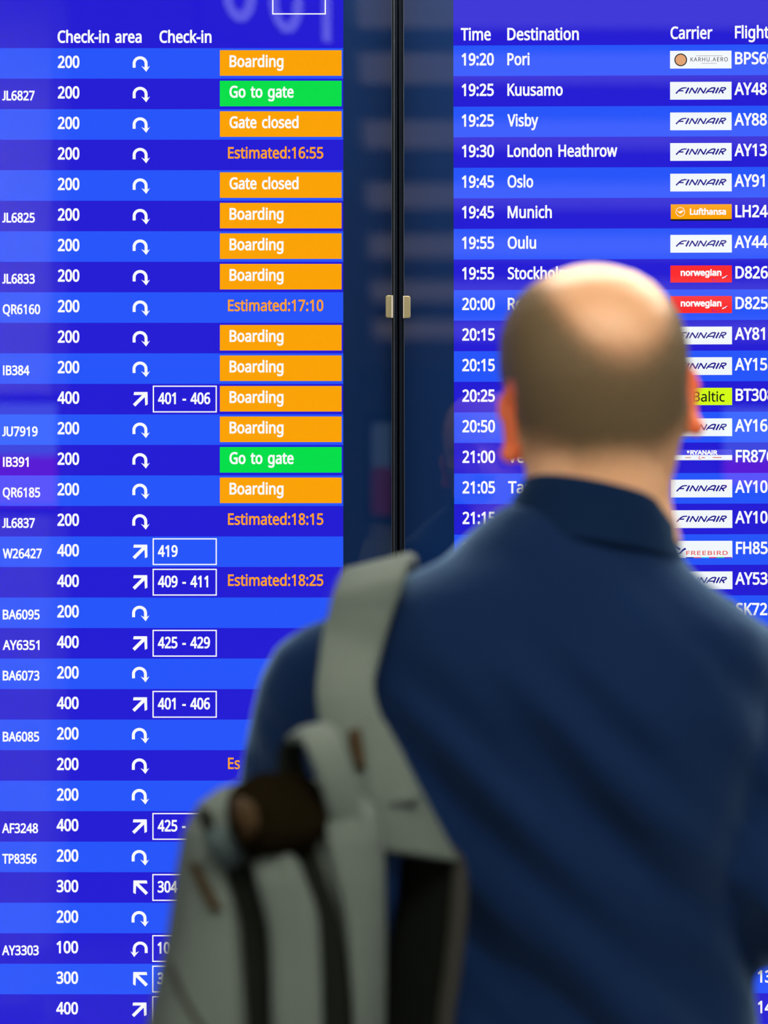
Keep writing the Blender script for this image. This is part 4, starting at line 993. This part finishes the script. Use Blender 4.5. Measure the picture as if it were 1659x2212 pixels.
tc = nt.nodes.new('ShaderNodeTexCoord'); nt.links.new(tc.outputs['Object'], nz.inputs['Vector'])
mr = nt.nodes.new('ShaderNodeMapRange'); mr.inputs[1].default_value = .30; mr.inputs[2].default_value = .70
mr.inputs[3].default_value = .25; mr.inputs[4].default_value = -.25
nt.links.new(nz.outputs['Fac'], mr.inputs[0])
ad = nt.nodes.new('ShaderNodeMath'); ad.operation = 'ADD'; ad.use_clamp = True
nt.links.new(at.outputs['Fac'], ad.inputs[0]); nt.links.new(mr.outputs[0], ad.inputs[1])
ml = nt.nodes.new('ShaderNodeMath'); ml.operation = 'MULTIPLY'
nt.links.new(ad.outputs[0], ml.inputs[0]); ml.inputs[1].default_value = 0.84
nt.links.new(ml.outputs[0], b.inputs['Alpha'])
hair_o = link('hair', hair_me, hm, man, True)
hair_o['label'] = 'short brown hair cropped close around the bald crown'
rooted(body_o, MAN); rooted(hair_o, MAN)
for s in (-1, 1):                                  # eyes
    bm = bmesh.new(); bmesh.ops.create_uvsphere(bm, u_segments=32, v_segments=24, radius=.0120)
    bmesh.ops.transform(bm, matrix=HM @ Matrix.Translation((s * .031, .0715, -.023)), verts=bm.verts)
    e_ = obj('eye', bm, M['eye'], man, True)
    e_.data.materials.append(M['iris'])
    c_ = HM @ Vector((s * .031, .0715, -.023)); f_ = (HROT @ Vector((0, 1, 0))).normalized()
    for q_ in e_.data.polygons:
        if (q_.center - c_).normalized().dot(f_) > .87: q_.material_index = 1
    rooted(e_, MAN)

# ---- jacket: torso and both sleeves in one cloth surface with drag folds
jb = bmesh.new()
add_loft(jb, torso_secs(0, TORSO), 56)
for sh, el, wr in ((SH_R, EL_R, WR_R), (SH_L, EL_L, WR_L)):
    add_tube(jb, [(*sh, .066), (*sh.lerp(el, .33), .064), (*sh.lerp(el, .7), .057), (*el, .050), (*el.lerp(wr, .45), .050), (*el.lerp(wr, .92), .040)], 22)
jme = remeshed(jb, 0.0065, 8, 'jacket')
n0 = Vector((3.1, 7.7, 1.3))
for v in jme.vertices:
    c = v.co
    # folds run down and outwards across the back
    u = (c.x - .12) * .90 + (c.z - 1.3) * .88
    w = (c.x - .12) * .7 - (c.z - 1.3) * .7
    a1 = noise.noise(Vector((w * 3.5, u * 16.0, 0)) + n0); a2 = noise.noise(Vector((w * 5.5, u * 34.0, 0)) + n0 * 2)
    f = a1 * .9 + a2 * .45
    amp = .032 * (1 - sst(1.36, 1.47, c.z) * .7) * max(0.0, -v.normal.y)
    v.co = c + Vector((0, -1, 0)) * (f * amp)
sm_ = bmesh.new(); sm_.from_mesh(jme)
for _ in range(2): bmesh.ops.smooth_vert(sm_, verts=sm_.verts, factor=.5, use_axis_x=True, use_axis_y=True, use_axis_z=True)
sm_.to_mesh(jme); sm_.free()
jacket = link('jacket', jme, M['jacket'], man, True)
rooted(jacket, MAN)
jacket['label'] = 'navy blue jacket with a stand collar'

# stand collar
cb = bmesh.new()
CR = []   # (px centre, py, half width px, half depth m, tilt)
NC = 56
def collar_ring(cx, py_back, py_side, rx, ry, cy, shrink=0.0, side_tilt=0.0):
    vs = []
    for i in range(NC):
        t = 2 * math.pi * i / NC
        c, s_ = math.cos(t), math.sin(t)
        fy = (1 - s_) / 2                           # 1 at the back, 0 at the front
        py = py_side + (py_back - py_side) * fy + side_tilt * c
        vs.append(cb.verts.new((HX(cx) + c * (rx - shrink), YM + cy + s_ * (ry - shrink), HZ(py))))
    return vs
outer = [collar_ring(1276, 1165, 1200, .079, .088, -.004, 0, 30), collar_ring(1279, 1128, 1165, .0725, .0830, -.004, 0, 30),
         collar_ring(1282, 1092, 1130, .0690, .0770, -.005, 0, 30), collar_ring(1283, 1062, 1106, .0630, .0735, -.005, 0, 30),
         collar_ring(1284, 1046, 1092, .0605, .0715, -.005, 0, 30), collar_ring(1284, 1040, 1087, .0585, .0690, -.005, 0, 30),
         collar_ring(1284, 1046, 1092, .0565, .0665, -.005, 0, 30), collar_ring(1284, 1090, 1130, .0600, .0670, -.005, 0, 30),
         collar_ring(1280, 1150, 1190, .0700, .0750, -.004, 0, 30)]
bridge(cb, outer, True, False)
collar = obj('collar', cb, M['collar'], jacket, True)
rooted(collar, MAN)
tb = bmesh.new()
for s in (-1, 1):
    add_tube(tb, [(HIPX + s * .085, YM, .90, .098), (HIPX + s * .095, YM + .005, .70, .090), (HIPX + s * .10, YM + .01, .48, .072), (HIPX + s * .105, YM - .01, .30, .068), (HIPX + s * .11, YM - .01, .07, .060)], 20)
add_loft(tb, [(HIPX, YM, 1.05, .165, .11, .11, 2.3), (HIPX, YM, .95, .175, .115, .12, 2.3), (HIPX, YM, .84, .16, .10, .11, 2.2)], 36)
rooted(link('trousers', remeshed(tb, .009, 4, 'trousers'), M['trousers'], man, True), MAN)
for s in (-1, 1):
    sb = bmesh.new()
    add_tube(sb, [(HIPX + s * .11, YM - .05, .050, .043), (HIPX + s * .114, YM + .03, .050, .046), (HIPX + s * .122, YM + .12, .042, .042), (HIPX + s * .126, YM + .18, .034, .033)], 16)
    for v in sb.verts: v.co.z = max(v.co.z, 0.012)
    add_loft(sb, [(HIPX + s * .117, YM + .06, 0.0, .046, .150, .150, 2.6), (HIPX + s * .117, YM + .06, .016, .047, .152, .152, 2.6)], 30)
    rooted(obj('shoe', sb, M['shoe'], man, True), MAN)

# ------------------------------------------------------------------ the backpack on his left shoulder
DB = 2.375                                         # distance of the bag's middle
def B(px, py, d=DB): return W(px, py, d)
BAG = B(600, 2300); BAG = Vector((BAG.x, BAG.y, 0.93))
bag = empty('backpack', BAG, 'grey canvas backpack hanging from the man\'s shoulder by one strap', 'backpack')
SECS = [(1688, 520, 700, .030, 2.2), (1705, 470, 770, .052, 2.3), (1735, 428, 812, .072, 2.5), (1790, 398, 828, .084, 2.7), (1870, 384, 832, .090, 2.9),
        (2000, 366, 834, .094, 3.0), (2100, 345, 834, .098, 3.0), (2212, 318, 832, .100, 3.0), (2400, 300, 828, .102, 3.0), (2600, 300, 820, .098, 3.0), (2690, 318, 800, .085, 2.8), (2720, 350, 770, .060, 2.5)]
bb = bmesh.new()
def bag_half(y):
    for a, b_ in zip(SECS[:-1], SECS[1:]):
        if a[0] <= y <= b_[0]:
            t = (y - a[0]) / (b_[0] - a[0])
            return [a[i] + (b_[i] - a[i]) * t for i in range(5)]
    return SECS[0] if y < SECS[0][0] else SECS[-1]
rows_ = []
for y in [1688, 1696, 1705, 1718, 1735, 1760, 1790, 1830, 1870, 1930, 2000, 2050, 2100, 2160, 2212, 2300, 2400, 2500, 2600, 2650, 2690, 2720]:
    _, xl, xr, hd, e = bag_half(y)
    a = B(xl, y); b_ = B(xr, y)
    rows_.append(((a.x + b_.x) / 2, a.y, a.z, (b_.x - a.x) / 2, hd, hd, e))
add_loft(bb, rows_, 64)
for v in bb.verts:
    v.co += Vector((0, 1, 0)) * noise.noise(v.co * 9) * .006
def bag_front(px, py, lift=0.0):
    """point on the bag's near face at this place"""
    _, xl, xr, hd, e = bag_half(py)
    c = (xl + xr) / 2; r = (xr - xl) / 2
    q = max(0.0, 1 - min(1.0, abs((px - c) / r)) ** e) ** (1 / e)
    d = DB - hd * q - lift
    return W(c + (px - c) * DB / DB, py, DB) + Vector((0, -hd * q - lift, 0))
bagbody = obj('bag_body', bb, M['canvas'], bag, True); rooted(bagbody, BAG)

def strip(name, pts, thick, m, parent=None, lift=0.002):
    """a band lying on the bag's near face: pts = (py, px_left, px_right)"""
    pts = smooth_path([tuple(map(float, p)) for p in pts], 6)
    bm = bmesh.new(); rings = []
    for y, a, b_ in pts:
        ring_ = []
        for s_ in (0, .08, .3, .5, .7, .92, 1):
            edge = 0.35 if s_ in (0, 1) else 1.0
            ring_.append(bm.verts.new(bag_front(a + (b_ - a) * s_, y, lift + thick * edge)))
        for s_ in (1, .5, 0):
            ring_.append(bm.verts.new(bag_front(a + (b_ - a) * s_, y, -.004)))
        rings.append(ring_)
    bridge(bm, rings)
    o = obj(name, bm, m, parent or bag, True)
    return rooted(o, BAG)

# side panel, middle pocket, dark strips painting the shade in the gaps between them
strip('pocket', [(1812, 590, 640), (1835, 560, 655), (1880, 566, 672), (1930, 580, 690), (2000, 592, 698), (2212, 598, 704), (2560, 598, 704)], .022, M['canvas'])
strip('gap_shade', [(1840, 492, 545), (1880, 512, 575), (1940, 528, 588), (2000, 536, 596), (2212, 548, 602), (2560, 548, 602)], .004, M['webbing_and_shade'])
strip('gap_shade', [(1770, 600, 680), (1820, 636, 692), (1880, 664, 712), (1950, 684, 736), (2060, 694, 756), (2212, 700, 762), (2560, 700, 760)], .004, M['webbing_and_shade'])
strip('side_panel', [(1770, 420, 470), (1840, 400, 500), (2000, 388, 525), (2212, 345, 540), (2560, 335, 538)], .008, M['canvas'])
strip('back_edge', [(1745, 700, 806), (1830, 716, 826), (1930, 742, 830), (2050, 756, 832), (2212, 766, 830), (2560, 764, 824)], .012, M['canvas'])
strip('tan_patch', [(1838, 418, 440), (1880, 440, 466), (1930, 470, 496)], .005, M['tan'], lift=.009)
strip('seam_band', [(1735, 432, 462), (1780, 452, 484), (1830, 482, 512)], .006, M['webbing_and_shade'], lift=.006)
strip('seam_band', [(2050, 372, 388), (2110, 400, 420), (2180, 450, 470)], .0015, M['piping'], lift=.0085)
# leather flap over the gathered opening
lb = bmesh.new()
rings_ = []
for y, xl, xr, h in [(1662, 560, 650, .010), (1680, 515, 690, .030), (1705, 500, 712, .044), (1740, 500, 715, .050), (1775, 508, 712, .048), (1808, 528, 680, .038), (1834, 558, 630, .014)]:
    p = []
    for k in range(24):
        t = 2 * math.pi * k / 24
        x = (xl + xr) / 2 + math.cos(t) * (xr - xl) / 2
        base = B(x, y, DB); hd = bag_half(max(y, 1700))[3]
        yy = base.y - hd * .80 - h * .35 - (h if math.sin(t) < 0 else .02) * abs(math.sin(t)) * .9
        yy += noise.noise(Vector((x * .02, y * .03, math.sin(t)))) * .008
        p.append(lb.verts.new((base.x, yy, base.z + noise.noise(Vector((x * .03, 5, y * .02))) * .006)))
    rings_.append(p)
bridge(lb, rings_)
fl = obj('leather_flap', lb, M['leather'], bag, True); rooted(fl, BAG); fl['label'] = 'dark brown leather flap'
def near(px, py, back): return B(px, py, DB) + Vector((0, -back, 0))
xb = bmesh.new(); add_tube(xb, [(*near(526, 1708, .100), .006), (*near(545, 1722, .128), .009), (*near(552, 1745, .132), .008), (*near(548, 1764, .128), .005)], 12, .6)
o = obj('flap_fold', xb, M['tan'], fl, True); rooted(o, BAG); o['label'] = 'paler leather fold'
xb = bmesh.new(); q = near(497, 1800, .098); add_box(xb, q.x - .010, q.x + .010, q.y - .006, q.y + .006, q.z - .016, q.z + .016, .003)
bmesh.ops.rotate(xb, cent=q, matrix=Matrix.Rotation(math.radians(-38), 3, 'Y'), verts=xb.verts)
rooted(obj('buckle', xb, M['buckle'], bag, True), BAG)
# grab handle: a loop of folded canvas
gb = bmesh.new()
def G(px, py, d): return W(px, py, d + .035 * (1 - sst(2.46, 2.52, d)))
L_ = [G(622, 1604, 2.325), G(640, 1598, 2.30), G(656, 1608, 2.262), G(676, 1650, 2.25), G(698, 1715, 2.25), G(716, 1800, 2.262)]
R_ = [G(652, 1582, 2.375), G(690, 1572, 2.35), G(722, 1580, 2.31), G(748, 1640, 2.285), G(768, 1715, 2.278), G(784, 1800, 2.28)]
add_ribbon(gb, L_, R_, .006)
rooted(obj('grab_handle', gb, M['canvas'], bag, True), BAG)
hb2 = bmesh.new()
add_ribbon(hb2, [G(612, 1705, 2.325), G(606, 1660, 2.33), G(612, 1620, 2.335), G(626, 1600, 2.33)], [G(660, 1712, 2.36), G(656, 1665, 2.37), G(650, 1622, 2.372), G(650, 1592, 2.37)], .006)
o = obj('handle_binding', hb2, M['webbing_and_shade'], bag, True); rooted(o, BAG); o['label'] = 'dark handle binding'
# shoulder strap over the left shoulder, then the yoke down to the bag
sb = bmesh.new()
L_ = [G(742, 1770, 2.755), G(738, 1640, 2.748), G(735, 1480, 2.74), G(725, 1340, 2.765), G(738, 1262, 2.70), G(740, 1252, 2.60), G(722, 1295, 2.525), G(702, 1360, 2.475), G(690, 1440, 2.43), G(684, 1520, 2.39), G(700, 1590, 2.37), G(745, 1680, 2.345), G(775, 1760, 2.335)]
R_ = [G(868, 1770, 2.768), G(876, 1640, 2.760), G(882, 1480, 2.75), G(885, 1330, 2.765), G(905, 1228, 2.70), G(892, 1214, 2.60), G(872, 1262, 2.52), G(845, 1340, 2.475), G(822, 1420, 2.435), G(808, 1490, 2.40), G(826, 1560, 2.375), G(872, 1650, 2.36), G(905, 1730, 2.35)]
add_ribbon(sb, L_, R_, .011, per=7)
st = obj('shoulder_strap', sb, M['canvas'], bag, True); rooted(st, BAG)
yb = bmesh.new()
L_ = [G(772, 1560, 2.372), G(778, 1620, 2.352), G(785, 1700, 2.335), G(800, 1770, 2.33), G(815, 1835, 2.33)]
R_ = [G(826, 1560, 2.378), G(868, 1640, 2.372), G(916, 1730, 2.372), G(956, 1800, 2.375), G(990, 1862, 2.38)]
add_ribbon(yb, L_, R_, .012, per=6)
rooted(obj('strap_yoke', yb, M['canvas'], bag, True), BAG)
xb = bmesh.new()
add_ribbon(xb, [G(752, 1580, 2.352), G(758, 1615, 2.345), G(768, 1655, 2.335)], [G(778, 1575, 2.352), G(784, 1615, 2.345), G(790, 1660, 2.335)], .004)
o = obj('strap_stitch_patch', xb, M['tan'], bag, True); rooted(o, BAG); o['label'] = 'brown leather stitch patch'
# padded back panel, black underneath, with its piped edge
pb = bmesh.new()
rings_ = []
for y, xl, xr, d in [(1822, 872, 955, 2.385), (1840, 868, 975, 2.388), (1880, 864, 984, 2.39), (1950, 856, 982, 2.392), (2060, 838, 972, 2.392), (2212, 812, 960, 2.392), (2450, 804, 950, 2.39), (2650, 800, 930, 2.385)]:
    p = []
    for k in range(20):
        t = 2 * math.pi * k / 20
        c = G((xl + xr) / 2 + math.copysign(abs(math.cos(t)) ** .7, math.cos(t)) * (xr - xl) / 2, y, d)
        c.y += math.copysign(abs(math.sin(t)) ** .7, math.sin(t)) * .012
        p.append(pb.verts.new(c))
    rings_.append(p)
bridge(pb, rings_)
o = obj('back_panel', pb, M['mesh_black'], bag, True); rooted(o, BAG); o['label'] = 'black padded back panel'
eb = bmesh.new()
add_ribbon(eb, [G(945, 1815, 2.376), G(972, 1850, 2.378), G(982, 1900, 2.38), G(978, 1990, 2.38), G(966, 2100, 2.38), G(952, 2212, 2.38), G(940, 2450, 2.38), G(922, 2640, 2.38)],
           [G(978, 1840, 2.385), G(996, 1862, 2.39), G(1004, 1905, 2.392), G(1002, 1990, 2.392), G(990, 2100, 2.392), G(974, 2212, 2.392), G(964, 2450, 2.392), G(944, 2640, 2.39)], .008)
rooted(obj('edge_piping', eb, M['piping'], bag, True), BAG)
